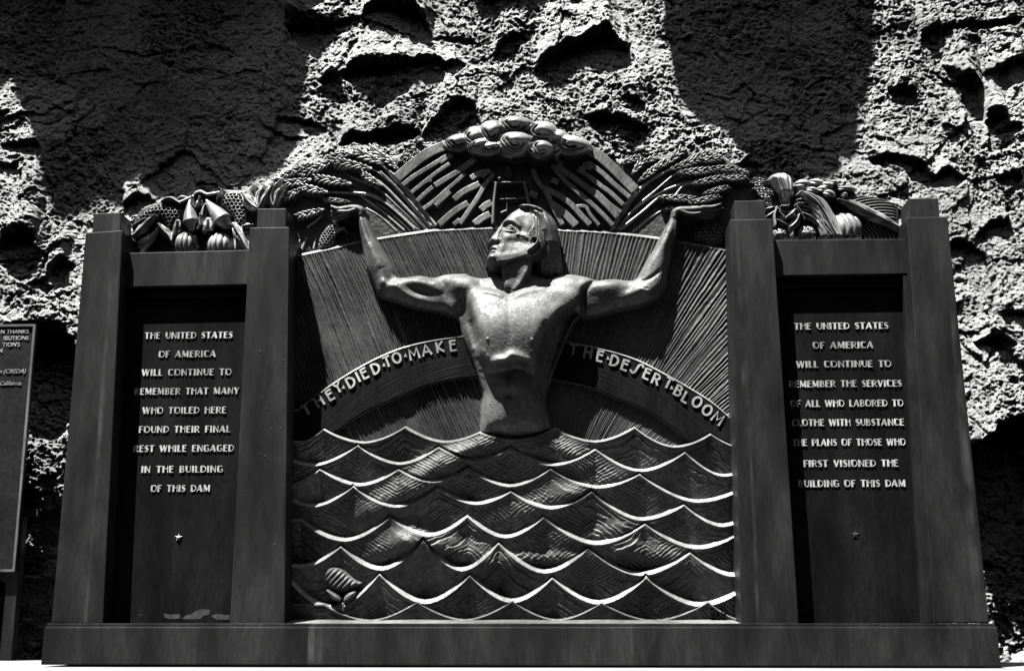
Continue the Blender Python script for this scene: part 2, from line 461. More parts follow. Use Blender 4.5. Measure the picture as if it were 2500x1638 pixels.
def lintel(top, bot):
    o = bm_obj("lintel", prism(xz([bot[0], bot[1], top[1], top[0]], 0.08), 0.08, 0.34, 0.006), M_PIL, frame)
    d = 0.115
    b0, b1 = bot
    bm_obj("soffit_band", prism(xz([(b0[0], b0[1] + 26), (b1[0], b1[1] + 26), (b1[0], b1[1] - 12), (b0[0], b0[1] - 12)], d), d, 0.3, 0.004), M_PAN, o)
lintel([(285, 618), (628, 609.5)], [(275, 702), (622, 694.5)])
lintel([(1865, 586.5), (2225, 583)], [(1870, 674), (2228, 668.5)])

# small bolt heads and dents on the pillar left of the relief
for px, py in ((635, 859), (692, 880), (650, 999), (663, 1046), (684, 1046), (632, 1110), (647, 1114), (642, 971), (671, 1330), (600, 1200)):
    p = W(px, py, 0.0); bm = bmesh.new()
    bmesh.ops.create_uvsphere(bm, u_segments=12, v_segments=8, radius=0.0075, matrix=Matrix.Translation((p[0], 0.002, p[2])) @ Matrix.Diagonal((1, 0.55, 1, 1)))
    bm_obj("bolt_head", bm, M_PIL, P2_, True)

# ---- inscribed panels
STAR = [(math.cos(math.pi / 2 + k * math.pi / 5) * (1 if k % 2 == 0 else 0.4), math.sin(math.pi / 2 + k * math.pi / 5) * (1 if k % 2 == 0 else 0.4)) for k in range(10)]

def arc(cx, cy, rx, ry, a0, a1, n=14):
    return [(cx + rx * math.cos(math.radians(a0 + (a1 - a0) * i / n)), cy + ry * math.sin(math.radians(a0 + (a1 - a0) * i / n))) for i in range(n + 1)]

# letters as strokes: (points, thick?) in a box one unit high; number = advance width
K = 1; T = 0
DECO = {
 'T': (0.72, [([(0, .95), (.72, .95)], T), ([(.36, .95), (.36, 0)], K)]),
 'H': (0.78, [([(.14, 0), (.14, 1)], K), ([(.72, 0), (.72, 1)], T), ([(.14, .6), (.72, .6)], T)]),
 'E': (0.62, [([(.14, 0), (.14, 1)], K), ([(.14, .95), (.6, .95)], T), ([(.14, .55), (.55, .55)], T), ([(.14, .05), (.6, .05)], T)]),
 'U': (0.76, [([(.14, .35), (.14, 1)], K), (arc(.42, .38, .28, .33, 180, 360), T), ([(.70, .38), (.70, 1)], T)]),
 'N': (0.82, [([(.14, 0), (.14, 1)], K), ([(.14, 1), (.74, 0)], T), ([(.74, 0), (.74, 1)], T)]),
 'I': (0.30, [([(.15, 0), (.15, 1)], K)]),
 'D': (0.80, [([(.14, 0), (.14, 1)], K), (arc(.22, .5, .54, .45, 90, -90), T)]),
 'S': (0.60, [(arc(.32, .72, .24, .22, 30, 200), T), ([(.12, .66), (.5, .32)], K), (arc(.28, .28, .25, .23, 20, -150), T)]),
 'A': (0.86, [([(.0, 0), (.42, 1)], T), ([(.40, 1), (.72, 0)], K), ([(.15, .3), (.6, .3)], T)]),
 'O': (0.88, [(arc(.44, .5, .38, .45, 0, 360, 24), T), (arc(.22, .5, .1, .38, 90, 270), K)]),
 'F': (0.60, [([(.14, 0), (.14, 1)], K), ([(.14, .95), (.6, .95)], T), ([(.14, .5), (.52, .5)], T)]),
 'M': (1.02, [([(.1, 0), (.1, 1)], T), ([(.1, 1), (.48, .1)], K), ([(.48, .1), (.84, 1)], T), ([(.86, 1), (.86, 0)], K)]),
 'R': (0.76, [([(.14, 0), (.14, 1)], K), (arc(.3, .72, .34, .23, 90, -90), T), ([(.34, .49), (.72, 0)], T)]),
 'C': (0.76, [(arc(.46, .5, .36, .45, 50, 310), T), (arc(.24, .5, .1, .38, 90, 270), K)]),
 'W': (1.12, [([(.04, 1), (.32, 0)], K), ([(.32, 0), (.58, .9)], T), ([(.56, 1), (.82, 0)], K), ([(.82, 0), (1.06, 1)], T)]),
 'L': (0.58, [([(.14, 0), (.14, 1)], K), ([(.14, .05), (.56, .05)], T)]),
 'B': (0.70, [([(.14, 0), (.14, 1)], K), (arc(.3, .75, .26, .2, 90, -90), T), (arc(.3, .29, .32, .24, 90, -90), T)]),
 'Y': (0.80, [([(.06, 1), (.4, .45)], K), ([(.4, .45), (.78, 1)], T), ([(.4, .5), (.4, 0)], K)]),
 'G': (0.82, [(arc(.46, .5, .36, .45, 50, 330), T), (arc(.24, .5, .1, .38, 90, 270), K), ([(.5, .45), (.8, .45)], T), ([(.76, .45), (.76, .1)], T)]),
 'P': (0.68, [([(.14, 0), (.14, 1)], K), (arc(.3, .70, .34, .25, 90, -90), T)]),
 'V': (0.80, [([(.08, 1), (.4, 0)], K), ([(.4, 0), (.74, 1)], T)]),
 ' ': (0.55, []),
}

def stroke_poly(pts, w):
    P = [Vector((x, y)) for x, y in pts]; n = len(P); L = []; R = []
    for i in range(n):
        if i == 0: d = P[1] - P[0]
        elif i == n - 1: d = P[-1] - P[-2]
        else: d = (P[i + 1] - P[i]).normalized() + (P[i] - P[i - 1]).normalized()
        if d.length < 1e-9: d = Vector((1, 0))
        d.normalize(); nn = Vector((-d.y, d.x)) * w / 2
        L.append(P[i] + nn); R.append(P[i] - nn)
    return L, R

def add_stroke(bm, pts, w, tr, y0, y1):
    """Raised bar following pts; tr maps letter coordinates to (x,z)."""
    L, R = stroke_poly(pts, w)
    q = w * 0.12
    Li, Ri = stroke_poly(pts, max(w - 2 * q, w * 0.5))
    def ring(A, y): return [bm.verts.new((*(lambda t: (t[0], y, t[1]))(tr(p.x, p.y)),)) for p in A]
    lf, rf = ring(Li, y0), ring(Ri, y0); lm, rm = ring(L, y0 + 0.25 * (y1 - y0)), ring(R, y0 + 0.25 * (y1 - y0)); lb, rb = ring(L, y1), ring(R, y1)
    n = len(pts)
    for i in range(n - 1):
        for a, c in ((lf, rf), (lm, lf), (rf, rm), (lb, lm), (rm, rb)):
            bm.faces.new((a[i], a[i + 1], c[i + 1], c[i]))
    for i in (0, n - 1):
        bm.faces.new((lf[i], rf[i], rm[i], lm[i])); bm.faces.new((lm[i], rm[i], rb[i], lb[i]))

def text_line(s, x0, x1, zc, h, yf, yb, parent, name="lettering", thick=0.31, thin=0.125, sp=0.14):
    adv = [DECO[c][0] for c in s]
    nat = sum(adv) + sp * (len(s) - 1)
    k = (x1 - x0) / nat
    bm = bmesh.new(); cx = 0.0
    for n_, c in enumerate(s):
        if c == ' ' and len(bm.verts):
            bm_obj(name, bm, M_LET, parent); bm = bmesh.new()
        for m_, (pts, kind) in enumerate(DECO[c][1]):
            w = thick if kind else thin
            dy = 0.0006 * m_
            add_stroke(bm, pts, w, lambda u, v_, cx=cx: (x0 + (cx + u) * k, zc + (v_ - 0.5) * h), yf - dy, yb)
        cx += DECO[c][0] + sp
    return bm_obj(name, bm, M_LET, parent)

YP = 0.15
def panel(corners, lines, C, star, label):
    p = bm_obj("inscription_panel", prism(xz(corners, YP), YP, 0.36, 0.003), M_PAN, frame)
    tag(p, label)
    for s, xa, xb, y in lines:
        q = WA(C([(xa, y), (xb, y)]), YP)
        text_line(s, q[0][0], q[1][0], (q[0][2] + q[1][2]) / 2, 0.0435, YP - 0.006, YP + 0.003, p)
    c = WA(C([star[:2]]), YP)[0]; r = star[2]
    bm = bmesh.new()
    cv = bm.verts.new((c[0], YP - (0.016 if star[3] else 0.009), c[2]))
    o_ = [bm.verts.new((c[0] + r * x, YP - 0.003, c[2] + r * y)) for x, y in STAR]; bk = [bm.verts.new((c[0] + r * x, YP + 0.004, c[2] + r * y)) for x, y in STAR]
    for i in range(10):
        bm.faces.new((cv, o_[i], o_[(i + 1) % 10])); bm.faces.new((o_[i], bk[i], bk[(i + 1) % 10], o_[(i + 1) % 10]))
    bm_obj("star", bm, M_LET if star[3] else M_PIL, p)
    return p
panel([(240, 1522), (620, 1522), (640, 680), (280, 690)], [
    ("THE UNITED STATES", 622, 998, 121), ("OF AMERICA", 682, 926, 201), ("WILL CONTINUE TO", 610, 993, 279),
    ("REMEMBER THAT MANY", 578, 1026, 360), ("WHO TOILED HERE", 613, 970, 442), ("FOUND THEIR FINAL", 597, 988, 523),
    ("REST WHILE ENGAGED", 573, 1003, 605), ("IN THE BUILDING", 607, 957, 694), ("OF THIS DAM", 648, 902, 776)],
    PL, (766, 986, 0.026, 1), "panel telling of the many who toiled and found their final rest")
panel([(1900, 1522), (2290, 1522), (2240, 655), (1860, 660)], [
    ("THE UNITED STATES", 332, 735, 81), ("OF AMERICA", 412, 670, 163), ("WILL CONTINUE TO", 341, 747, 244),
    ("REMEMBER THE SERVICES", 309, 792, 328), ("OF ALL WHO LABORED TO", 315, 799, 412), ("CLOTHE WITH SUBSTANCE", 322, 801, 494),
    ("THE PLANS OF THOSE WHO", 324, 808, 579), ("FIRST VISIONED THE", 372, 776, 669), ("BUILDING OF THIS DAM", 349, 808, 755)],
    PR, (594, 974, 0.028, 0), "panel telling of the services of all who labored on the dam")
# flaked lacquer along the foot of the left panel
left_panel = [o for o in frame.children if o.name.startswith("inscription_panel")][0]
for P in ([(700, 1312), (730, 1316), (768, 1313), (775, 1330), (740, 1336), (706, 1330)], [(778, 1334), (800, 1318), (822, 1314), (840, 1300), (866, 1292), (900, 1296), (896, 1316), (870, 1322), (860, 1334), (820, 1336)],
          [(905, 1322), (930, 1312), (960, 1318), (985, 1316), (983, 1337), (930, 1338)], [(590, 1315), (610, 1316), (609, 1320), (590, 1319)]):
    bm = bmesh.new(); prism(xz(ragged(PL(P), 0.7, int(P[0][0]), 3), YP), YP - 0.0012, YP + 0.002, 0, bm)
    bm_obj("flaked_patch", bm, M_REL, left_panel)
# slim jamb beside the right panel, between it and the outer pillar
bm_obj("jamb", prism(xz([(2254, 1521), (2290, 1521), (2230, 672), (2205, 672)], 0.085), 0.085, 0.3, 0.004), M_PIL, frame)
bm_obj("jamb", prism(xz([(215, 1521), (262, 1521), (300, 700), (262, 700)], 0.1), 0.1, 0.3, 0.004), M_PIL, frame)

# ------------------------------------------------------------------ plaque on a post at left
sign = empty("plaque_sign", WA([(22, 1607)], 1.28)[0])
tag(sign, "dark cast plaque with pale raised lettering on a plain metal post beside the memorial", "sign")
YS = 1.16
M_SIGN = bronze("plaque_bronze", 0.012, 0.02, metallic=0.1, streak=False, bump=0.5, bscale=160, rough=(0.6, 0.75), spec=0.1)
q = WA([(86, 792), (40, 1395)], YS)
xr = (q[0][0] + q[1][0]) / 2; zt = q[0][2]; zb = q[1][2]; xl = xr - 0.95
bm_obj("plate", prism([(xl, zb), (xr, zb), (xr, zt), (xl, zt)], YS, YS + 0.03, 0.003), M_SIGN, sign)
fw = 0.017
bm = bmesh.new()
for P in ([(xl, zb), (xr, zb), (xr - fw, zb + fw), (xl + fw, zb + fw)], [(xl, zt), (xl + fw, zt - fw), (xr - fw, zt - fw), (xr, zt)],
          [(xr, zb), (xr, zt), (xr - fw, zt - fw), (xr - fw, zb + fw)], [(xl, zb), (xl + fw, zb + fw), (xl + fw, zt - fw), (xl, zt)]):
    prism(P, YS - 0.014, YS + 0.001, 0, bm)
bm_obj("rim", bm, M_FAN, sign)
q = WA([(4, 1607), (33, 1607)], YS + 0.07)
bm_obj("post", prism([(q[0][0], 0.0), (q[0][0] + 0.085, 0.0), (q[0][0] + 0.085, zb + 0.4), (q[0][0], zb + 0.4)], YS + 0.035, YS + 0.12, 0.006), M_PIL, sign)

def font_text(s, right, base, size, y, parent, shear=0.0):
    cu = bpy.data.curves.new("t", 'FONT'); cu.body = s; cu.size = size; cu.align_x = 'RIGHT'; cu.extrude = 0.004; cu.shear = shear
    ob = bpy.data.objects.new("t", cu); COL.objects.link(ob)
    me = bpy.data.meshes.new_from_object(ob.evaluated_get(bpy.context.evaluated_depsgraph_get()))
    bpy.data.objects.remove(ob)
    me.transform(Matrix.Translation((right, y, base)) @ Matrix.Rotation(math.pi / 2, 4, 'X'))
    me.materials.clear()
    return link("lettering", me, M_LET, parent)
for s, px, py, size, shr in (("N THANKS", 71, 814, 0.044, 0), ("IBUTIONS", 71, 830, 0.044, 0), ("TION'S", 50, 846, 0.044, 0), ("N", 7, 861, 0.044, 0),
                            ("n (CREDA)", 63, 911, 0.044, 0.25), ("California", 52, 940, 0.042, 0.25)):
    p = W(px, py, YS); font_text(s, p[0], p[2], size, YS - 0.003, sign, shr)

# pipe stub in the rock
pp = WA([(1586, 150)], 1.5)[0]
yb = float(cliffY(pp[2]))
bm = bmesh.new()
ax = Vector((-0.05, -0.85, -0.35)).normalized()
rot = ax.to_track_quat('Z', 'Y').to_matrix().to_4x4()
n = 20
prof = [(0.022, -0.35), (0.022, 0.07), (0.016, 0.07), (0.016, 0.02)]
rings = []
for r, z in prof:
    rings.append([bm.verts.new((Matrix.Translation((pp[0], yb - 0.05, pp[2])) @ rot) @ Vector((r * math.cos(a), r * math.sin(a), z))) for a in [2 * math.pi * k / n for k in range(n)]])
for a, c in zip(rings, rings[1:]):
    for k in range(n): bm.faces.new((a[k], a[(k + 1) % n], c[(k + 1) % n], c[k]))
bm.faces.new(rings[-1])
tag(bm_obj("drain_pipe", bm, M_CREST, None, True), "short pale pipe stub sticking out of the rock face", "pipe")

# ================================================================== sculpted relief
YB = 0.34                                   # back plane of the relief; heights grow towards the viewer
GS = 0.0025                                  # sampling of the sculpted surface, metres

def U(pts, h):
    p = WA(pts, YB - h); return np.stack([p[:, 0], p[:, 2]], 1)

class Relief:
    def __init__(s, x0, x1, z0, z1):
        s.xs = np.arange(x0, x1, GS); s.zs = np.arange(z0, z1, GS)
        s.X, s.Z = np.meshgrid(s.xs, s.zs); s.X = s.X.astype(np.float32); s.Z = s.Z.astype(np.float32)
        s.H = np.full(s.X.shape, -1.0, np.float32); s.L = np.full(s.X.shape, -1, np.int32)
        s.names = []                        # (name, material, parent key)
    def label(s, name, mat, parent=None, text=None):
        s.names.append((name, mat, parent, text)); return len(s.names) - 1
    def win(s, P, m):
        P = np.asarray(P)
        i0 = max(int((P[:, 0].min() - m - s.xs[0]) / GS), 0); i1 = min(int((P[:, 0].max() + m - s.xs[0]) / GS) + 2, len(s.xs))
        j0 = max(int((P[:, 1].min() - m - s.zs[0]) / GS), 0); j1 = min(int((P[:, 1].max() + m - s.zs[0]) / GS) + 2, len(s.zs))
        return slice(j0, max(j1, j0)), slice(i0, max(i1, i0))
    def put(s, w, h, lab, mask=None, force=False):
        H = s.H[w]; L = s.L[w]
        k = (np.ones(H.shape, bool) if force else h > H)
        if mask is not None: k &= mask
        H[k] = h[k]; L[k] = lab

def seg_dist(P, X, Z, closed=False, rad=None, hts=None):
    """Distance to a polyline, and optionally radius and height interpolated at the nearest point."""
    D = np.full(X.shape, 1e9, np.float32); R = np.zeros(X.shape, np.float32); Hh = np.zeros(X.shape, np.float32); S = np.zeros(X.shape, np.float32)
    n = len(P); acc = 0.0
    for i in range(n if closed else n - 1):
        a = P[i]; c = P[(i + 1) % n]; d = c - a; l2 = float(d @ d) + 1e-12
        t = np.clip(((X - a[0]) * d[0] + (Z - a[1]) * d[1]) / l2, 0, 1)
        q = (X - a[0] - t * d[0]) ** 2 + (Z - a[1] - t * d[1]) ** 2
        k = q < D
        D = np.where(k, q, D)
        S = np.where(k, acc + t * math.sqrt(l2), S)
        if rad is not None: R = np.where(k, rad[i] + t * (rad[(i + 1) % n] - rad[i]), R)
        if hts is not None: Hh = np.where(k, hts[i] + t * (hts[(i + 1) % n] - hts[i]), Hh)
        acc += math.sqrt(l2)
    return np.sqrt(D), R, Hh, S

def sdf(P, X, Z):
    d = seg_dist(P, X, Z, True)[0]
    return np.where(in_poly(P, X, Z), d, -d)

def smooth_poly(P, n=2):
    P = np.asarray(P, float)
    for _ in range(n):
        Q = np.roll(P, -1, 0); P = np.stack([0.75 * P + 0.25 * Q, 0.25 * P + 0.75 * Q], 1).reshape(-1, 2)
    return P

def spline(P, n=6):
    """Catmull-Rom through the points."""
    P = np.asarray(P, float)
    if len(P) < 3: return P
    E = np.vstack([2 * P[0] - P[1], P, 2 * P[-1] - P[-2]]); out = []
    for i in range(1, len(E) - 2):
        p0, p1, p2, p3 = E[i - 1], E[i], E[i + 1], E[i + 2]
        for t in np.linspace(0, 1, n, endpoint=False):
            out.append(0.5 * ((2 * p1) + (p2 - p0) * t + (2 * p0 - 5 * p1 + 4 * p2 - p3) * t * t + (3 * p1 - p0 - 3 * p2 + p3) * t ** 3))
    out.append(E[-2]); return np.array(out)

def interp_r(r, m):
    return np.interp(np.linspace(0, len(r) - 1, m), np.arange(len(r)), r)

def dome_f(d, R, p=0.5):
    u = np.clip(d / R, 0, 1); return (1 - (1 - u) ** 2) ** p

def smax(a, b, k):
    h = np.clip(0.5 + 0.5 * (a - b) / k, 0, 1); return b + (a - b) * h + k * h * (1 - h)

c0 = U([(640, 1530), (1830, 260)], 0.0)
RL = Relief(c0[0][0], c0[1][0], c0[0][1] - 0.02, c0[1][1])
X, Z = RL.X, RL.Z
relief = empty("relief_sculpture", (float(U([(1250, 1521)], 0)[0][0]), YB, ZP))
tag(relief, "bronze relief of a bare chested man rising from waves, arms raised to wheat sheaves", "relief sculpture")

HB = 0.08                                   # height of the backdrop panel
# ---- backdrop panel with its rays
L_BACK = RL.label("backdrop_panel", M_REL)
arch_l = CA([(-60, 850), (165, 795), (400, 745), (640, 692), (800, 655), (1000, 618), (1300, 570), (1650, 520), (2063, 500)])
arch = arch_l + [(1250, 546), (1320, 547.5)] + CB([(0, 522), (260, 530), (500, 548), (800, 580), (1060, 613), (1260, 655), (1500, 690), (1810, 740), (1900, 760)])
aw = U(arch, HB)
ztop = np.interp(X[0], aw[:, 0], aw[:, 1]).astype(np.float32)[None, :]
dz = ztop - Z
xm = U([(1250, 1650)], HB)[0][0]
FR = U([(1303, 1355)], HB)[0]
def shingles(a, along, seed):
    """Long slow faces and short steep ones, uneven in width and depth."""
    a = a + 1.0 * vn(a * 0.5, along * 2.0, seed) + 0.35 * vn(a * 1.6, along * 5, seed + 1) + 0.10 * vn(X * 60, Z * 25, seed + 3)
    f = a - np.floor(a); idn = np.floor(a)
    saw = np.where(f < 0.70, f / 0.70, (1 - f) / 0.30)
    am = 0.65 + 0.7 * vn(idn * 3.7, along * 2.2 + idn * 0.37, seed + 2) + 0.9 * vn(a * 0.13, along * 2.5, seed + 6)
    return saw * np.clip(am, 0.12, 1.3) + 0.12 * vn(a * 3.1, along * 14, seed + 4)
left = shingles((X + 0.42 * Z + 0.03 * vn(X * 2, Z * 2, 99)) / 0.0205, Z - 0.4 * X, 101)
thr = np.arctan2(X - FR[0], np.maximum(Z - FR[1], 0.02)); rr_ = np.hypot(X - FR[0], Z - FR[1])
right = shingles(-thr * 78, rr_, 111)
bandmid = spline(Z5([(75, 885), (330, 690), (620, 520), (900, 410), (1260, 345)]) + [(1250, 808)] + CE([(165, 262), (500, 330), (800, 430), (1100, 580), (1400, 750), (1650, 910), (1860, 1090), (1990, 1200)]), 5)
bandlow = spline(Z5([(-60, 1330), (200, 1150), (370, 1040), (560, 910), (830, 790), (1100, 690), (1390, 650)]) + [(1270, 915)] + CE([(0, 690), (300, 760), (560, 870), (850, 980), (1100, 1130), (1350, 1320), (1500, 1450)]), 5)
bo = U(bandmid, HB + 0.035); bl = U(bandlow, HB + 0.035)
zo = np.interp(X[0], bo[:, 0], bo[:, 1])[None, :].astype(np.float32); zl = np.interp(X[0], bl[:, 0], bl[:, 1])[None, :].astype(np.float32)
ray = np.where(X < xm, left, right)
amp = np.where(X < xm, 0.0195, 0.0120)
hb = HB - 0.004 + amp * (ray - 0.4)
bev = np.clip(dz / 0.032, 0, 1)
hb = np.where(dz < 0.032, HB - 0.045 * (1 - bev) + amp * (ray - 0.4) * bev * 0.3, hb)
xl_, xr_ = U([(672, 900)], HB)[0][0], U([(1806, 1000)], HB)[0][0]
inside = (dz > 0) & (X > xl_) & (X < xr_) & (Z > ZP)
RL.put((slice(None), slice(None)), hb.astype(np.float32), L_BACK, inside, True)
L_TOPRIM = RL.label("top_rim", M_CREST, L_BACK)
RL.L[inside & (dz < 0.030)] = L_TOPRIM

# ---- arched band carrying the inscription
L_BAND = RL.label("arch_band", M_PAN)
L_RIM = RL.label("band_rim", M_CREST, "arch_band")
hbd = HB + 0.033 + 0.0016 * vn(np.hypot(X - xm, Z - U([(1250, 1500)], 0)[0][1]) * 260, X * 5, 131) + 0.012 * np.clip((zo - Z) / np.maximum(zo - zl, 0.05), 0, 1) * 0
mb = (Z < zo) & (Z > zl) & inside
t_ = np.clip((zo - Z) / 0.019, 0, 1)
rim = HB + 0.040 * t_
hbd = np.where(zo - Z < 0.019, rim, hbd)
RL.put((slice(None), slice(None)), hbd.astype(np.float32), L_BAND, mb, True)
RL.L[mb & (zo - Z < 0.019) & (X < xm)] = L_RIM
L_RIM2 = RL.label("band_rim", M_CREST, "arch_band")
RL.L[mb & (zo - Z < 0.019) & (X >= xm)] = L_RIM2

# ---- rows of waves
def wave_curve(cusps, troughs):
    out = []
    for k, ((ax, ay), (bx, by)) in enumerate(zip(cusps, cusps[1:])):
        ty = troughs[k]; m = (ay + by) / 2; sag = ty - m
        for t in np.linspace(0, 1, 14, endpoint=(k == len(cusps) - 2)):
            e = 1 - abs(2 * t - 1) ** 1.75
            out.append((ax + (bx - ax) * t, ay + (by - ay) * t + sag * e))
    return out
ROWS = [
 ([(670, 1043), (789, 1041), (988, 1036), (1171.6, 1049.6), (1355.5, 1039.5), (1549, 1037.4), (1735.6, 1052.7), (1890, 1060)], [1073, 1074, 1072, 1067, 1071.5, 1084, 1086]),
 ([(660, 1092), (873, 1080), (1070.8, 1085), (1246, 1086.6), (1453, 1090), (1672.4, 1097), (1860, 1108)], [1129, 1126, 1118, 1129, 1143, 1155]),
 ([(600, 1150), (780.7, 1137), (973, 1138.7), (1142.7, 1133.6), (1344, 1137), (1561, 1150), (1835, 1172)], [1185, 1177, 1170, 1180, 1184, 1217]),
 ([(680, 1198), (862, 1180), (1069.6, 1182.7), (1246.8, 1191.4), (1444, 1191.4), (1669.7, 1223.5), (1850, 1235)], [1228, 1230, 1222.5, 1234, 1260, 1276]),
 ([(735, 1264), (952.7, 1253.6), (1141, 1251.8), (1327, 1253.6), (1574, 1270.6), (1832, 1275)], [1311, 1300, 1303.5, 1319, 1330]),
 ([(640, 1335), (832, 1325), (1035.6, 1310), (1217, 1316), (1434.8, 1329), (1684.4, 1340), (1890, 1352)], [1376, 1381, 1383, 1388.5, 1394, 1396]),
 ([(700, 1402), (926, 1391), (1147, 1394), (1348, 1401), (1577, 1399), (1835, 1412)], [1477, 1462, 1460, 1464, 1469]),
 ([(790, 1473), (1018.7, 1466.7), (1250.6, 1465), (1468, 1468.6), (1729, 1466.7), (1900, 1475)], [1512, 1511, 1511, 1513, 1512]),
]
HW = HB + 0.075
LW = []; LC = []
lump = np.zeros(X.shape, np.float32)
for (px, py), sx, sz, a, rot in [((1160, 1092), 60, 24, 0.030, 25), ((1330, 1090), 60, 26, 0.022, -20), ((1060, 1148), 70, 22, 0.036, 28), ((985, 1212), 60, 20, 0.03, 25),
                               ((1395, 1120), 45, 30, 0.02, -30), ((1370, 1215), 90, 20, 0.024, 20), ((1440, 1235), 60, 42, 0.02, -25), ((985, 1328), 45, 22, 0.04, 20),
                               ((1105, 1345), 70, 22, 0.034, -18), ((1345, 1362), 60, 12, 0.022, 0), ((1560, 1350), 70, 24, 0.034, -14), ((1480, 1300), 60, 18, 0.02, 10)]:
    c = U([(px, py)], HW)[0]; m = 0.00262; r = math.radians(rot)
    u = ((X - c[0]) * math.cos(r) + (Z - c[1]) * math.sin(r)) / (1.25 * sx * m); w = (-(X - c[0]) * math.sin(r) + (Z - c[1]) * math.cos(r)) / (sz * m)
    lump += a * np.exp(-0.5 * (u * u + w * w))
prev = None
zc_all = []
for cus, tr in ROWS:
    q = U(wave_curve(cus, tr), HW); zc_all.append(np.interp(X[0], q[:, 0], q[:, 1]).astype(np.float32)[None, :])
for k, zc in enumerate(zc_all):
    thin = k == 7
    bw_ = 0.021 + 0.0014 * k + 0.004 * vn(X * 5, X * 0, 137 + k) if not thin else 0.006
    if thin: bw_ = 0.008
    dd = zc - Z
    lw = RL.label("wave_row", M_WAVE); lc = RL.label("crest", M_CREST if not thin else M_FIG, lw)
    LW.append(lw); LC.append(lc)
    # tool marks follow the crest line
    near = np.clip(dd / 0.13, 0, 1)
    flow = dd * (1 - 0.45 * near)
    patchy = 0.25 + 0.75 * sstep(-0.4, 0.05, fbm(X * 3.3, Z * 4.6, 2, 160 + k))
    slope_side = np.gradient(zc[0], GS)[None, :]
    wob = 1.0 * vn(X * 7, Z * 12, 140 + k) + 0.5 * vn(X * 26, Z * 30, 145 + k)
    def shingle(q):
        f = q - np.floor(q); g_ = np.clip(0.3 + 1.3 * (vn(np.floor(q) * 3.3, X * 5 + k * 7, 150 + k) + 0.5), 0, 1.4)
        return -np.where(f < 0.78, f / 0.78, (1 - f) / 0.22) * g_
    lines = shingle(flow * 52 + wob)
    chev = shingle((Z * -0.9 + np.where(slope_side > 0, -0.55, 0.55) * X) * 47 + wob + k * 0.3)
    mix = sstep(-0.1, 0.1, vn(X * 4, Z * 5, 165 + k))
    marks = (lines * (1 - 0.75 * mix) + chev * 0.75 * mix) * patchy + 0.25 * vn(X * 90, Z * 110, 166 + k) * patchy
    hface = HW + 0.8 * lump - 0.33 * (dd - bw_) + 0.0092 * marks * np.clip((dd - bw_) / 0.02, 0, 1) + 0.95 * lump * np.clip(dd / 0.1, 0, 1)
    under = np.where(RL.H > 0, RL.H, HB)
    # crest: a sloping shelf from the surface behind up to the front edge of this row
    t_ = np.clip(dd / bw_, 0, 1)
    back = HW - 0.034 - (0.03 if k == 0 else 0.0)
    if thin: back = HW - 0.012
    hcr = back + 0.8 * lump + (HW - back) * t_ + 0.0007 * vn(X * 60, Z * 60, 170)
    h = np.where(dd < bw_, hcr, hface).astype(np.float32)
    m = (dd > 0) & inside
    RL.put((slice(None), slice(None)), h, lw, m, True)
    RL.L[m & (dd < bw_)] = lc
H_after_waves = RL.H.copy()

# ---- small knotted lump at lower left of the waves
L_KNOT = RL.label("knot", M_WAVE)
def ell(lab, c, rx, rz, rot, base, hgt, R=None, p=0.5, force=False, groove=None, at=None):
    RR = R or RL
    at = base + hgt * 0.6 if at is None else at
    cc = U([c], at)[0]; m = 0.00262; rx *= m; rz *= m
    w = RR.win([cc], max(rx, rz) * 1.05); x, z = RR.X[w], RR.Z[w]; r = math.radians(-rot)
    u = ((x - cc[0]) * math.cos(r) + (z - cc[1]) * math.sin(r)) / rx; v = (-(x - cc[0]) * math.sin(r) + (z - cc[1]) * math.cos(r)) / rz
    q = u * u + v * v
    h = base + hgt * np.maximum(1 - q, 0) ** p
    if groove is not None: h = h + groove(u, v, q)
    RR.put(w, h.astype(np.float32), lab, q < 1, force)
def tube(lab, pts, radii, base, R=None, flat=1.0, at=None, sp=6, fn=None):
    """Tapered round bar along pts (pixels); radii in pixels; base heights in metres."""
    RR = R or RL
    b = base if np.ndim(base) else [base] * len(pts)
    at = float(np.mean(b)) + 0.01 if at is None else at
    P = U(spline(pts, sp), at); n = len(P)
    rr = interp_r(radii, n) * 0.00262; hh = interp_r(b, n)
    w = RR.win(P, rr.max() * 1.1); x, z = RR.X[w], RR.Z[w]
    d, r, h0, s = seg_dist(P, x, z, False, rr, hh)
    k = d < r
    h = h0 + flat * np.sqrt(np.maximum(r * r - d * d, 0))
    if fn is not None: h = h + fn(d / np.maximum(r, 1e-6), s)
    RR.put(w, h.astype(np.float32), lab, k)
def flatp(lab, pts, base, hgt, bev, R=None, at=None, smooth=0, tex=None, p=0.5):
    """Raised plate: polygon in pixels with a rounded edge."""
    RR = R or RL
    P = U(pts, base + hgt if at is None else at)
    if smooth: P = smooth_poly(P, smooth)
    w = RR.win(P, 0.01); x, z = RR.X[w], RR.Z[w]
    d = sdf(P, x, z)
    h = base + hgt * dome_f(d, bev, p)
    if tex is not None: h = h + tex(x, z, d)
    RR.put(w, h.astype(np.float32), lab, d > 0)
W1 = crop(700, 1050, 2.6517); W2 = crop(1250, 1050, 2.6517)
def w1(x, y): return W1([(x, y)])[0]
flatp(L_KNOT, W1([(235, 930), (262, 885), (300, 880), (345, 888), (395, 930), (440, 970), (500, 985), (440, 1018), (390, 1048), (335, 1052), (280, 1035), (250, 990)]), HW - 0.05, 0.06, 0.05, smooth=2, tex=lambda x, z, d: 0.006 * np.sin((x - z) * 160) * sstep(0, 0.02, d))
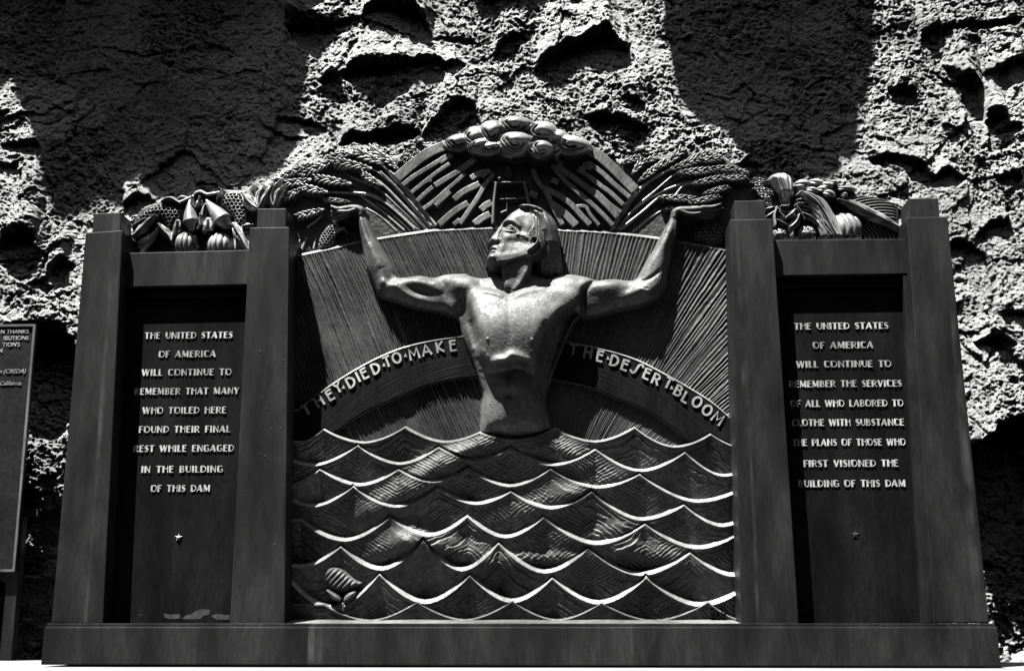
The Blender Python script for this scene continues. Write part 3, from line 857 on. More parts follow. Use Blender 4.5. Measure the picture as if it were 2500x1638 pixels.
for q_, h_ in (([(240, 1020), (300, 1045), (345, 1075), (355, 1110), (320, 1112), (270, 1075)], 0.045), ([(455, 1035), (400, 1045), (360, 1080), (362, 1120), (400, 1110), (430, 1085)], 0.04), ([(320, 1110), (385, 1110), (380, 1190), (345, 1180)], 0.02)):
    flatp(L_KNOT, W1(q_), HW - 0.02, h_, 0.02, smooth=2)

# ---- fan of slanted bars behind the head
L_FAN = RL.label("fan_panel", M_REL)
HF = 0.035
fan = [(952, 431)] + Z2([(1000, 470), (1180, 360), (1300, 295), (1500, 190), (1800, 130)]) + Z3([(100, 150), (330, 280), (560, 335), (720, 430), (905, 645), (725, 930)]) + [(1250, 600), (1060, 600)]
P = U(fan, HF); w = RL.win(P, 0.01)
d = sdf(P, RL.X[w], RL.Z[w])
RL.put(w, (HF + 0.001 * vn(RL.X[w] * 90, RL.Z[w] * 90, 181)).astype(np.float32), L_FAN, (d > 0) & (RL.L[w] < 0))
def bar(pts, wpx, h=0.04, name="fan_bar"):
    lab = RL.label(name, M_FAN, L_FAN)
    P = U(spline(pts, 5), HF + h)
    wd = wpx * 0.00262 / 2 * 1.75
    w = RL.win(P, wd * 1.2); x, z = RL.X[w], RL.Z[w]
    d, _, _, s = seg_dist(P, x, z)
    for e0, e1 in ((P[0], P[1]), (P[-1], P[-2])):        # square-cut ends
        dr = (e1 - e0) / np.linalg.norm(e1 - e0); cut = (x - e0[0]) * dr[0] + (z - e0[1]) * dr[1]
        d = np.where((cut < 0.004) & (np.hypot(x - e0[0], z - e0[1]) < wd * 2.5), np.maximum(d, wd + 0.004 - 0.008 * np.clip(cut / 0.004 + 0.0, 0, 1)), d)
    t = np.clip((wd - d) / 0.004, 0, 1)
    h_ = HF + h * (0.5 + 0.5 * t) + 0.0016 * vn(x * 160, z * 40, 185)
    RL.put(w, h_.astype(np.float32), lab, (d < wd) & np.isin(RL.L[w], [-1] + FANSET))
    FANSET.append(lab)
FANSET = [L_FAN]
for pts, wd in [
    ([(95, 865), (250, 730), (435, 580), (600, 480), (800, 405)], 17),
    ([(170, 965), (330, 840), (560, 700), (830, 530)], 8.5), ([(680, 655), (770, 590), (865, 540)], 9),
    ([(290, 1070), (440, 945), (560, 850), (700, 745), (830, 660)], 7.5), ([(370, 1185), (470, 1085), (600, 975)], 8), ([(440, 950), (520, 905), (585, 890)], 6),
    ([(610, 970), (760, 875), (930, 775), (1060, 680), (1180, 585)], 10), ([(450, 1290), (620, 1165), (760, 1040), (900, 920), (1040, 790)], 7.5),
    ([(620, 1245), (720, 1150), (840, 1040)], 8), ([(1100, 870), (1200, 810), (1310, 770)], 10),
    ([(955, 1490), (1090, 1290), (1200, 1130), (1300, 960), (1430, 800)], 8.5), ([(1250, 850), (1310, 790), (1375, 740)], 10),
    ([(870, 1160), (1000, 1050), (1240, 930)], 11), ([(670, 1500), (800, 1380), (930, 1280), (1080, 1195)], 11),
    ([(1240, 1300), (1310, 1235), (1400, 1190)], 12), ([(1150, 1490), (1260, 1405), (1380, 1345)], 12), ([(870, 1500), (970, 1415)], 8)]:
    bar(CC(pts), wd)
for pts, wd in [
    ([(1045, 470), (1200, 570), (1350, 700), (1500, 850), (1680, 1030)], 17),
    ([(1020, 640), (1200, 770), (1400, 950), (1610, 1130)], 9), ([(960, 650), (1090, 735)], 11),
    ([(890, 740), (1040, 830), (1200, 960), (1340, 1060), (1520, 1230)], 8.5), ([(900, 735), (1010, 715)], 8),
    ([(600, 680), (800, 830), (960, 945), (1110, 1065), (1290, 1230), (1440, 1400)], 10), ([(545, 665), (680, 850), (860, 1020), (1060, 1190), (1240, 1360), (1380, 1510)], 8.5),
    ([(530, 875), (640, 925)], 10), ([(280, 720), (340, 890), (470, 1060), (560, 1260), (690, 1500)], 9),
    ([(430, 995), (620, 1085), (800, 1215), (950, 1375), (1070, 1500)], 10), ([(230, 1060), (350, 1110)], 11),
    ([(870, 1245), (1000, 1250), (1060, 1350), (1190, 1510)], 7), ([(540, 1210), (700, 1330), (880, 1510)], 13), ([(600, 570), (690, 680)], 8),
    ([(1080, 1000), (1200, 1095), (1310, 1200), (1490, 1335)], 8)]:
    bar(CD(pts), wd)
# gate tower with its cross bars, ball and plume
L_TOW = RL.label("gate_tower", M_FAN)
def tb(pts, wpx, h=0.065):
    P = U(CC(pts), HF + h); wd = wpx / 5.5675 * 0.00262 / 2; w = RL.win(P, wd * 1.2)
    d = seg_dist(P, RL.X[w], RL.Z[w])[0]
    hh = HF + h * (0.55 + 0.45 * np.clip((wd - d) / 0.006, 0, 1)); RL.put(w, hh.astype(np.float32), L_TOW, (d < wd) & ~inside[w])
tb([(1405, 1530), (1420, 1200), (1450, 930)], 55); tb([(1430, 918), (1860, 912)], 38); tb([(1838, 912), (1905, 1230)], 55)
tb([(1500, 1145), (1850, 1132)], 30, 0.04); tb([(1600, 1080), (1600, 1330)], 26, 0.035); tb([(1740, 1085), (1740, 1160)], 26, 0.035); tb([(1520, 1330), (1590, 1300)], 40, 0.035)
ell(L_TOW, CC([(1500, 872)])[0], 6.5, 6, 0, HF + 0.03, 0.05)
L_PLU = RL.label("water_plume", M_FAN, L_TOW)
flatp(L_PLU, CC([(1560, 660), (1680, 690), (1680, 880), (1570, 880)]), HF, 0.035, 0.02, smooth=1, tex=lambda x, z, d: 0.006 * np.sin(x * 420))

# ---- billowing cloud over the fan
L_CLO = RL.label("cloud", M_CRN)
CLOUD = [
    ((950, 385), 200, 110, -12, 0.05, 0.06, CC), ((1170, 320), 180, 150, -25, 0.05, 0.08, CC), ((1400, 250), 190, 170, -30, 0.05, 0.10, CC),
    ((1720, 150), 250, 130, 0, 0.06, 0.12, CC), ((1720, 370), 230, 150, 0, 0.08, 0.13, CC), ((2075, 250), 220, 160, 10, 0.06, 0.12, CC),
    ((2075, 460), 185, 120, 0, 0.08, 0.11, CC), ((1390, 460), 210, 85, -12, 0.06, 0.08, CC), ((1230, 420), 180, 90, -10, 0.07, 0.08, CC), ((1690, 510), 190, 75, 0, 0.07, 0.07, CC),
    ((810, 420), 260, 125, 8, 0.05, 0.10, CD), ((620, 330), 190, 120, 25, 0.05, 0.09, CD), ((560, 480), 140, 85, 0, 0.05, 0.07, CD)]
wc = RL.win(U(CC([(700, 0)]) + CD([(1100, 650)]), 0.1), 0.02); cx_, cz_ = X[wc], Z[wc]
CF = np.full(cx_.shape, -1.0, np.float32)
for c, rx, ry, rot, base, hgt, f in CLOUD:
    cc = U(f([c]), base + hgt * 0.6)[0]; r = math.radians(-rot); mx = 0.00262 / 5.5675
    wxn = 0.10 * vn(cx_ * 14, cz_ * 14, 231); wzn = 0.10 * vn(cx_ * 14, cz_ * 14, 232)
    rx *= 1.18; ry *= 1.25
    u = ((cx_ - cc[0]) * math.cos(r) + (cz_ - cc[1]) * math.sin(r)) / (rx * mx) + wxn; v = (-(cx_ - cc[0]) * math.sin(r) + (cz_ - cc[1]) * math.cos(r)) / (ry * mx) + wzn
    q = u * u + v * v
    rr = np.sqrt(q); a = np.arctan2(v, u)
    def arcg(r0, w_, a0, wa, dep):
        da = np.abs((a - a0 + math.pi) % (2 * math.pi) - math.pi)
        return -dep * np.exp(-((rr - r0 - 0.05 * np.sin(3 * a + rot)) / w_) ** 2) * sstep(wa, wa * 0.5, da)
    ph = math.radians(215 + 18 * math.sin(rot * 3 + rx * 0.05))
    curl = arcg(0.42, 0.08, ph, 1.6, 0.030) + arcg(0.63, 0.06, ph + 0.35, 2.0, 0.026) + arcg(0.82, 0.05, ph - 0.25, 2.0, 0.020) - 0.020 * np.exp(-((u - 0.1) ** 2 / 0.10 + (v + 0.30) ** 2 / 0.03))
    h = np.where(q < 1, 0.6 * base + 0.05 + hgt * 1.05 * np.maximum(1 - q, 0) ** 0.55 + curl, -1.0)
    CF = np.where((h > -0.5) & (CF > -0.5), smax(CF, h, 0.018), np.maximum(CF, h))
RL.put(wc, CF.astype(np.float32), L_CLO, CF > 0)

# ---- wheat sheaves
def sheaf(name_poly, stalks, ears, seedheads, text):
    lab = RL.label("wheat_sheaf", M_REL, None, text)  # backing in darker bronze paints the shade in the gaps between stalks
    P = smooth_poly(U(name_poly, 0.02), 1); w = RL.win(P, 0.01); x, z = RL.X[w], RL.Z[w]
    d = sdf(P, x, z)
    RL.put(w, (0.016 * dome_f(d, 0.05) + 0.003 * vn(x * 60, z * 60, 190)).astype(np.float32), lab, (d > 0) & (RL.L[w] < 0))
    for pts, r, b in stalks:
        tube(RL.label("stalk", M_CRN, lab, None), pts, r if np.ndim(r) else [r, r * 0.9, r * 0.6], b, flat=1.2)
    for a, bb, wid, base in ears:
        wheat_ear(lab, a, bb, wid, base)
    return lab
def wheat_ear(par, a, b, wid, base, R=None):
    lab = (R or RL).label("wheat_ear", M_CRN, par)
    a = np.array(a, float); b = np.array(b, float); d = b - a; L = np.hypot(*d); d /= L; n = np.array([-d[1], d[0]])
    tube(lab, [tuple(a), tuple((a + b) / 2), tuple(b)], [wid * 0.28, wid * 0.36, wid * 0.1], base, R)
    ang = math.degrees(math.atan2(d[1], d[0])); st = wid * 0.68; k = 0; t = st * 0.3
    while t < L - st * 0.2:
        env = wid * (0.55 + 0.45 * math.sin(min(t / L, 1) * math.pi)) * 0.5
        for sgn in (-1, 1):
            tt = t + (st * 0.5 if sgn > 0 else 0)
            c = a + d * tt + n * sgn * env * 0.62
            ell(lab, tuple(c), env * 1.6, env * 0.36, ang + sgn * 24, base + 0.004, 0.032, R)
        if k % 2 == 0: ell(lab, tuple(a + d * (t + st * 0.2)), env * 1.1, env * 0.4, ang, base + 0.014, 0.024, R)
        t += st; k += 1

stL = [(Z2([(1212, 893), (1050, 690), (930, 548), (870, 480), (800, 430), (700, 390)]), [5.5, 5.5, 5, 5, 4, 3], 0.03),
       (Z2([(1185, 898), (1020, 710), (900, 575), (800, 500), (690, 470)]), [3.5, 3.5, 3, 3, 2], 0.035),
       (Z2([(1150, 905), (980, 730), (850, 600), (740, 520), (600, 470)]), [4.5, 4.5, 4, 3, 3], 0.02),
       (Z2([(1075, 915), (920, 775), (790, 685), (690, 660), (560, 655), (420, 650)]), [4, 4, 5, 4.5, 4, 3], 0.03),
       (Z2([(1040, 922), (890, 790), (800, 730)]), [3, 3, 2], 0.02), (Z2([(1000, 928), (850, 800), (720, 700), (600, 620), (480, 560), (320, 545)]), [4, 4, 4, 3, 3, 2.5], 0.012),
       (Z2([(945, 935), (830, 830), (730, 770)]), [3, 3, 2.5], 0.012), (Z2([(1120, 910), (940, 740), (800, 620), (660, 560), (540, 500)]), [3, 3, 3, 3, 2], 0.012),
       (Z2([(1196, 893), (1000, 670), (890, 555), (830, 500)]), [2.5, 2.5, 2, 2], 0.045),
       (Z2([(1230, 890), (1085, 700), (960, 552), (900, 500)]), [4, 4, 3.5, 3], 0.045)]
eaL = [(Z2([(610, 590), (345, 545)]), 19, 0.045), (Z2([(320, 560), (95, 600)]), 18, 0.04), (Z2([(490, 420), (260, 530)]), 19, 0.025), (Z2([(440, 650), (230, 610)]), 18, 0.05),
       (Z2([(270, 620), (85, 720)]), 17, 0.045), (Z2([(760, 480), (480, 420)]), 19, 0.04), (Z2([(830, 600), (690, 510)]), 16, 0.05), (Z2([(840, 440), (630, 350)]), 22, 0.03),
       (Z2([(900, 430), (730, 325)]), 22, 0.02), (Z2([(415, 775), (205, 835)]), 17, 0.04), (Z2([(610, 722), (410, 705)]), 12, 0.03), (Z2([(950, 480), (850, 390)]), 17, 0.03),
       (Z2([(960, 440), (1040, 345)]), 16, 0.02), (Z2([(1000, 450), (1110, 360)]), 15, 0.02), (Z2([(620, 370), (460, 400)]), 17, 0.015), (Z2([(330, 440), (60, 570)]), 16, 0.01), (Z2([(700, 470), (480, 455)]), 15, 0.02),
       (Z2([(180, 560), (-30, 610)]), 15, 0.02)]
polyL = Z2([(-60, 600), (60, 570), (280, 480), (460, 392), (630, 347), (770, 325), (850, 370), (940, 385), (1020, 345), (1100, 368), (990, 460), (930, 525), (1230, 890), (1210, 990), (700, 1010), (230, 1120), (100, 1120), (60, 900), (-60, 700)])
L_SHL = sheaf(polyL, [(p, r, b) for p, r, b in stL], [(e[0][0], e[0][1], e[1], e[2]) for e in eaL], [], "wheat sheaf behind the hand beside the left pillar")
stR = [(Z3([(735, 918), (830, 770), (905, 655), (1000, 570), (1120, 500), (1230, 430)]), [6, 6, 6, 5, 4, 3], 0.03), (Z3([(760, 922), (900, 760), (1040, 640), (1200, 510), (1320, 480)]), [3.5, 3.5, 3, 3, 2.5], 0.035),
       (Z3([(780, 925), (940, 800), (1070, 690), (1150, 675)]), [5, 4.5, 4, 3], 0.03), (Z3([(790, 900), (930, 745), (1060, 660), (1200, 600), (1330, 565)]), [3, 3, 3, 3, 2.5], 0.025),
       (Z3([(880, 935), (1000, 840), (1110, 768)]), [3, 3, 2], 0.015), (Z3([(1180, 680), (1250, 600), (1340, 580)]), [3, 3, 2], 0.03), (Z3([(920, 640), (1040, 530), (1100, 500)]), [3, 3, 2.5], 0.02),
       (Z3([(830, 860), (1000, 680), (1180, 560), (1300, 520)]), [3, 3, 2.5, 2], 0.012), (Z3([(720, 925), (820, 750), (895, 645)]), [4, 4, 4], 0.045)]
eaR = [(Z3([(1070, 690), (1350, 700)]), 17, 0.05), (Z3([(1210, 510), (1480, 490)]), 18, 0.04), (Z3([(1150, 490), (1390, 400)]), 18, 0.03), (Z3([(1320, 590), (1570, 540)]), 17, 0.045), (Z3([(1280, 735), (1510, 680)]), 15, 0.05),
       (Z3([(1390, 665), (1590, 610)]), 14, 0.045), (Z3([(1110, 775), (1190, 762)]), 11, 0.03), (Z3([(1130, 450), (1240, 335)]), 20, 0.03), (Z3([(1000, 500), (1180, 400)]), 18, 0.02), (Z3([(930, 570), (1050, 470)]), 17, 0.03),
       (Z3([(880, 520), (960, 400)]), 17, 0.02), (Z3([(790, 450), (930, 390)]), 16, 0.015), (Z3([(960, 440), (1060, 390)]), 16, 0.015), (Z3([(1240, 440), (1450, 360)]), 18, 0.02), (Z3([(1330, 430), (1540, 400)]), 17, 0.025),
       (Z3([(1420, 480), (1650, 480)]), 16, 0.03), (Z3([(1480, 520), (1720, 500)]), 16, 0.02), (Z3([(1500, 560), (1700, 545)]), 15, 0.04)]
polyR = Z3([(905, 640), (780, 430), (860, 385), (950, 402), (1040, 395), (1160, 385), (1240, 332), (1330, 367), (1400, 348), (1440, 377), (1530, 390), (1640, 460), (1720, 490), (1740, 620), (1740, 1100), (1300, 1040), (700, 1000)])
L_SHR = sheaf(polyR, stR, [(e[0][0], e[0][1], e[1], e[2]) for e in eaR], [], "wheat sheaf behind the hand beside the right pillar")

# ---- honeycombed seed heads
def seedhead(pts, base, hgt, cell, R=None, name="seed_head"):
    RR = R or RL
    lab = RR.label(name, M_CRN)
    P = smooth_poly(U(pts, base + hgt), 1); w = RR.win(P, 0.01); x, z = RR.X[w], RR.Z[w]; d = sdf(P, x, z)
    cs = cell * 0.00262
    x_ = x + 0.25 * cs * vn(x / cs * 0.8, z / cs * 0.8, 195); z_ = z + 0.25 * cs * vn(x / cs * 0.8, z / cs * 0.8, 196)
    def lat(ox, oz):
        u = (x_ / cs + ox); v = (z_ / (cs * 1.732) + oz); return ((u - np.round(u)) * cs) ** 2 + ((v - np.round(v)) * cs * 1.732) ** 2
    r = np.sqrt(np.minimum(lat(0, 0), lat(0.5, 0.5)))
    cup = sstep(cs * 0.47, cs * 0.30, r)
    h = base + hgt * dome_f(d, 0.09) - cup * 0.024 * sstep(0.0, 0.012, d)
    RR.put(w, h.astype(np.float32), lab, d > 0); return lab
seedhead(Z2([(365, 1050), (380, 960), (430, 890), (470, 870), (505, 900), (500, 980), (470, 1040), (420, 1070)]), 0.035, 0.05, 8.5)
seedhead(Z3([(1310, 930), (1370, 870), (1430, 830), (1500, 855), (1540, 910), (1540, 1010), (1480, 1040), (1380, 1010), (1330, 990)]), 0.03, 0.045, 11)
L_LF = RL.label("leaf", M_CRN)
def nl(): return RL.label("leaf", M_CRN)
tube(L_LF, Z2([(490, 960), (520, 925), (560, 910), (590, 950)]), [5, 7, 7, 3], 0.045)
tube(nl(), Z2([(500, 930), (520, 890), (490, 870)]), [4, 5, 2], 0.05)
for p in ([(330, 880), (400, 820)], [(300, 900), (330, 870)], [(260, 1060), (290, 980)], [(345, 1060), (355, 990)], [(230, 1050), (240, 1000)]):
    tube(nl(), Z2(p), [4, 2], 0.02)
for p in ([(760, 940), (830, 880)], [(800, 950), (880, 935)], [(740, 870), (770, 850)]):
    bar(Z2(p), 13, 0.03, "stub_bar")
for p in ([(980, 890), (1040, 960)], [(1040, 860), (1090, 940)]):
    bar(Z3(p), 14, 0.03, "stub_bar")

# ================================================================== the figure
L_FIG = RL.label("figure", M_FIG)
L_HAIR = RL.label("hair", M_HAIR, L_FIG)
wf = RL.win(U([(840, 450), (1760, 1110)], 0.1), 0.08)
x, z = X[wf], Z[wf]
PXM = 0.00262
def poly_field(pts, base, hgt, Rm, at, p=0.5, sm=2):
    P = smooth_poly(U(pts, at), sm) if sm else U(pts, at)
    d = sdf(P, x, z)
    return np.where(d > 0, base + hgt * dome_f(d, Rm, p), -1.0).astype(np.float32), d
def gz(c, sx, sy, a, at=0.2, rot=0):
    cc = U([c], at)[0]; r = math.radians(-rot)
    u = ((x - cc[0]) * math.cos(r) + (z - cc[1]) * math.sin(r)) / (sx * PXM); v = (-(x - cc[0]) * math.sin(r) + (z - cc[1]) * math.cos(r)) / (sy * PXM)
    return (a * np.exp(-0.5 * (u * u + v * v))).astype(np.float32)
def strk(pts, wpx, a, at=0.2, taper=True):
    P = U(spline(pts, 5), at); n = len(P)
    rr = np.full(n, wpx * PXM)
    hh = np.ones(n)
    if taper: hh = np.minimum(1, np.minimum(np.linspace(0, 5, n), np.linspace(5, 0, n)) + 0.25)
    d, r, h, s = seg_dist(P, x, z, False, rr, hh)
    return (a * h * np.exp(-0.5 * (d / (wpx * PXM)) ** 2)).astype(np.float32)
def step(pts, wpx, a, at=0.2):
    """Raise everything on the left-hand side of a line (following pts), with a soft step wpx wide; local to the line."""
    P = U(spline(pts, 5), at); best = np.full(x.shape, 1e9, np.float32); sd_ = np.zeros(x.shape, np.float32)
    for i in range(len(P) - 1):
        a_ = P[i]; d_ = P[i + 1] - a_; l2 = d_ @ d_
        t = np.clip(((x - a_[0]) * d_[0] + (z - a_[1]) * d_[1]) / l2, 0, 1)
        dx = x - a_[0] - t * d_[0]; dz_ = z - a_[1] - t * d_[1]; q = dx * dx + dz_ * dz_
        k = q < best; best = np.where(k, q, best); sd_ = np.where(k, np.sign(d_[0] * dz_ - d_[1] * dx) * np.sqrt(q), sd_)
    return (a * sstep(-wpx * PXM, wpx * PXM, sd_) * np.exp(-best / (9 * wpx * PXM) ** 2)).astype(np.float32)

AT = 0.17
def blur(f, m, n):
    """Soft average inside the mask m."""
    a = np.where(m, f, 0).astype(np.float64); b = m.astype(np.float64)
    for _ in range(2):
        for ax in (0, 1):
            for nm in (0, 1):
                arr = a if nm == 0 else b
                c = np.cumsum(np.pad(arr, [(n + 1, n) if k == ax else (0, 0) for k in (0, 1)]), ax)
                r = (np.take(c, range(2 * n + 1, c.shape[ax]), ax) - np.take(c, range(0, c.shape[ax] - 2 * n - 1), ax)) / (2 * n + 1)
                if nm == 0: a = r
                else: b = r
    return np.where(m, a / np.maximum(b, 1e-9), f).astype(np.float32)
def soften(f, d, n, edge=0.02):
    k = sstep(0.0, edge, d); return np.where(d > 0, f * (1 - k) + blur(f, d > 0, n) * k, f).astype(np.float32)
# --- torso
torso = CT([(-60, 70), (60, 55), (150, 62), (260, 95), (350, 82), (420, 60), (560, 30), (720, 40), (860, 105), (960, 60), (1080, 60), (1200, 90), (1270, 110), (1330, 170), (1300, 300), (1190, 400), (1100, 480),
            (1050, 590), (1000, 720), (950, 850), (905, 960), (860, 1070), (835, 1180), (870, 1350), (900, 1420), (860, 1520), (250, 1520), (256, 1430), (262, 1220), (286, 1130), (262, 1060), (225, 950), (185, 835), (130, 715), (88, 600), (70, 495), (20, 430), (-60, 400)])
F, dT = poly_field(torso, HB, 0.12, 0.15, AT - 0.02, 0.5)
inT = dT > 0
F = soften(F, dT, 12)
chest = CT([(170, 420), (120, 250), (200, 150), (420, 190), (520, 230), (680, 170), (880, 120), (1080, 130), (1180, 220), (1150, 340), (1000, 420), (880, 560), (830, 700), (780, 900), (650, 870), (500, 890), (360, 910), (245, 840), (215, 640)])
dC = sdf(smooth_poly(U(chest, 0.29), 2), x, z)
body = np.zeros_like(F)
body += blur(0.030 * dome_f(np.maximum(dC, 0), 0.08, 0.8), np.ones(x.shape, bool), 8)
zA, zB = U(CT([(520, 180), (520, 640)]), 0.29)[:, 1]
body += blur(0.085 * (1 - (1 - np.clip((zA - z) / (zA - zB), 0, 1.5)) ** 2) * sstep(-0.008, 0.035, dC), np.ones(x.shape, bool), 4)
body += gz(CT([(520, 200)])[0], 75, 30, 0.02, 0.22)
body += gz(CT([(380, 560)])[0], 50, 45, 0.020, 0.24) + gz(CT([(680, 560)])[0], 50, 45, 0.020, 0.24) + gz(CT([(520, 430)])[0], 60, 45, 0.022, 0.24)
body += strk(CT([(520, 300), (525, 500), (530, 720)]), 7, -0.006, 0.24)
# collar bones, notch, neck muscles
body += strk(CT([(540, 285), (640, 235), (760, 205), (860, 180)]), 7, 0.015, 0.22) + strk(CT([(480, 290), (390, 250), (270, 215)]), 6, 0.018, 0.22)
body += gz(CT([(520, 250)])[0], 12, 12, -0.02, 0.22) + gz(CT([(640, 310)])[0], 45, 9, -0.006, 0.22, -15) + gz(CT([(350, 275)])[0], 30, 7, -0.004, 0.22, 15)
body += gz(CT([(800, 150)])[0], 24, 9, -0.016, 0.22) + gz(CT([(350, 170)])[0], 22, 12, -0.014, 0.22, 30)
# shoulders
body += gz(CT([(90, 150)])[0], 38, 26, 0.035, 0.2) + gz(CT([(1010, 150)])[0], 48, 26, 0.03, 0.2, 8)
body += gz(CT([(250, 140)])[0], 8, 12, -0.014, 0.2, -20) + gz(CT([(870, 130)])[0], 8, 12, -0.01, 0.2, 20)
# lat and side planes
body += strk(CT([(110, 520), (160, 660), (220, 860)]), 12, 0.012, 0.16) + strk(CT([(190, 470), (215, 620), (250, 720)]), 8, -0.022, 0.17)
body += strk(CT([(1080, 470), (1000, 640), (930, 850)]), 20, 0.016, 0.17) + strk(CT([(900, 520), (850, 680), (800, 820)]), 14, -0.03, 0.18)
# the flank at right turns away
fl = U(spline(CT([(1290, 160), (1130, 300), (960, 400), (880, 500), (840, 620), (800, 760), (770, 900), (740, 1050), (770, 1200), (800, 1350)]), 6), 0.2)
o_ = np.argsort(fl[:, 1]); xf = np.interp(z[:, 0], fl[o_, 1], fl[o_, 0])[:, None]
body -= (0.085 * sstep(-0.01, 0.13, x - xf) * sstep(fl[0, 1] + 0.02, fl[0, 1] - 0.15, z)).astype(np.float32)
# rib arch and hollow belly
body += strk(CT([(350, 880), (420, 850), (490, 835), (550, 800), (640, 830), (700, 880), (745, 940)]), 8, 0.028, 0.29)
body += gz(CT([(530, 990)])[0], 80, 42, -0.008, 0.18) + gz(CT([(520, 1080)])[0], 80, 70, 0.030, 0.18) + gz(CT([(60, 340)])[0], 28, 26, -0.03, 0.17)
for c, sx, sy, a, r in [((480, 945), 17, 13, .024, 0), ((585, 945), 17, 13, .022, 0), ((462, 1070), 16, 14, .036, 0), ((578, 1070), 16, 14, .036, 0), ((520, 880), 20, 8, .01, 0)]:
    body += gz(CT([c])[0], sx, sy, a, 0.18, r)
body += gz(CT([(518, 1165)])[0], 5, 6, -0.022, 0.18) + gz(CT([(480, 1440)])[0], 80, 75, 0.020, 0.17) + gz(CT([(740, 1330)])[0], 18, 50, 0.012, 0.17) + gz(CT([(305, 1250)])[0], 14, 40, 0.012, 0.17)
body += strk(CT([(520, 880), (520, 1000), (518, 1150)]), 5, -0.014, 0.19) + strk(CT([(505, 1190), (510, 1300), (500, 1430)]), 5, -0.006, 0.18) + strk(CT([(640, 1190), (620, 1320), (585, 1440)]), 7, -0.005, 0.18) + strk(CT([(680, 1170), (660, 1300), (640, 1400)]), 5, 0.006, 0.18)
# serratus fingers and ribs
for a, b_ in [((215, 730), (300, 790)), ((210, 790), (330, 830)), ((225, 850), (370, 885)), ((215, 890), (340, 930)), ((230, 940), (320, 975)), ((210, 830), (260, 900))]:
    body += strk(CT([a, b_]), 4.6, 0.020, 0.20)
for a, b_ in [((690, 860), (740, 880)), ((700, 905), (750, 915)), ((700, 940), (750, 950))]:
    body += strk(CT([a, b_]), 4, 0.010, 0.17)
for c in ((330, 655), (722, 661)): body += gz(CT([c])[0], 2.4, 2.2, 0.007, 0.30)
F = np.where(inT, F + body * sstep(0, 0.05, dT), F)

# --- arms
armL = CA([(2063, 1030), (1950, 1025), (1800, 1030), (1720, 1046), (1650, 1072), (1560, 1060), (1480, 1045), (1400, 1055), (1280, 1073), (1200, 1060), (1182, 980), (1120, 850), (1060, 750), (1000, 640), (960, 560), (910, 440), (878, 360), (800, 350),
           (788, 400), (795, 520), (820, 650), (840, 760), (860, 870), (880, 980), (930, 1080), (975, 1180), (1005, 1260), (1040, 1305), (1150, 1335), (1300, 1385), (1450, 1430), (1600, 1455), (1750, 1480), (1850, 1530), (2063, 1480)])
fa, dA = poly_field(armL, HB, 0.105, 0.085, 0.15, 0.5); fa = soften(fa, dA, 7, 0.03)
arm = gz(CA([(1500, 1270)])[0], 32, 13, -0.022, 0.16, 15) + strk(CA([(1110, 1150), (1280, 1240), (1420, 1310), (1570, 1360)]), 7, 0.013, 0.16) + strk(CA([(1250, 1120), (1450, 1130), (1640, 1190), (1770, 1250)]), 10, 0.012, 0.17)
arm += gz(CA([(1090, 1150)])[0], 6, 6, 0.012, 0.15) + gz(CA([(1160, 1130)])[0], 9, 9, -0.018, 0.15) + gz(CA([(1230, 1185)])[0], 14, 7, 0.01, 0.15, 20)
arm += strk(CA([(820, 400), (850, 560), (930, 760)]), 5, 0.010, 0.14) + strk(CA([(850, 380), (890, 520), (960, 700)]), 4, -0.006, 0.14) + strk(CA([(930, 700), (1010, 860), (1080, 1000)]), 10, 0.012, 0.15)
for k in range(5): arm += strk(CA([(1190 + 30 * k, 1150 + 8 * k), (1260 + 50 * k, 1200 + 20 * k)]), 1.6, 0.004 * (1 if k % 2 else -1), 0.16)
fa = np.where(dA > 0, fa + arm * sstep(0, 0.03, dA), fa)
armR = CB([(-60, 1040), (0, 1030), (100, 1040), (220, 1062), (340, 1108), (460, 1090), (560, 1085), (700, 1105), (790, 1097), (830, 1040), (870, 950), (930, 850), (1000, 740), (1040, 650), (1080, 590), (1120, 500), (1170, 420), (1200, 360),
           (1270, 370), (1275, 450), (1260, 600), (1230, 720), (1190, 850), (1170, 960), (1150, 1050), (1140, 1180), (1100, 1270), (1030, 1320), (960, 1358), (820, 1402), (650, 1435), (500, 1475), (380, 1515), (260, 1528), (120, 1500), (-60, 1400)])
fb, dB = poly_field(armR, HB, 0.105, 0.085, 0.15, 0.5); fb = soften(fb, dB, 7, 0.03)
arm = gz(CB([(430, 1190)])[0], 44, 20, 0.028, 0.17, -4) + gz(CB([(680, 1230)])[0], 14, 16, -0.012, 0.16) + strk(CB([(650, 1310), (760, 1270), (860, 1240), (940, 1280)]), 8, 0.014, 0.16)
arm += strk(CB([(1060, 1010), (990, 1080), (900, 1130), (840, 1130)]), 4, -0.010, 0.16) + strk(CB([(860, 1080), (960, 900), (1080, 700), (1150, 500)]), 8, 0.012, 0.15) + strk(CB([(1230, 420), (1190, 620), (1130, 850)]), 6, -0.006, 0.15)
for a_, r_ in [((900, 1200), 20), ((925, 1250), -10), ((870, 1240), 40), ((950, 1290), 0)]: arm += gz(CB([a_])[0], 6, 3, 0.008, 0.16, r_)
fb = np.where(dB > 0, fb + arm * sstep(0, 0.03, dB), fb)
F = smax(F, fa, 0.02); F = smax(F, fb, 0.02)
# crease between arm and chest on the right, shoulder edge on the left
F += strk(CB([(330, 1110), (260, 1180), (205, 1260), (195, 1400), (190, 1500)]), 5, -0.026, 0.18) * (F > 0)
F += step(CB([(180, 1500), (190, 1400), (198, 1280), (250, 1180), (330, 1110)]), 5, 0.03, 0.18) * (F > 0) * 0.6
F += strk(CA([(1690, 1090), (1760, 1190), (1800, 1270), (1870, 1380), (1960, 1480)]), 8, -0.012, 0.18) * (F > 0)

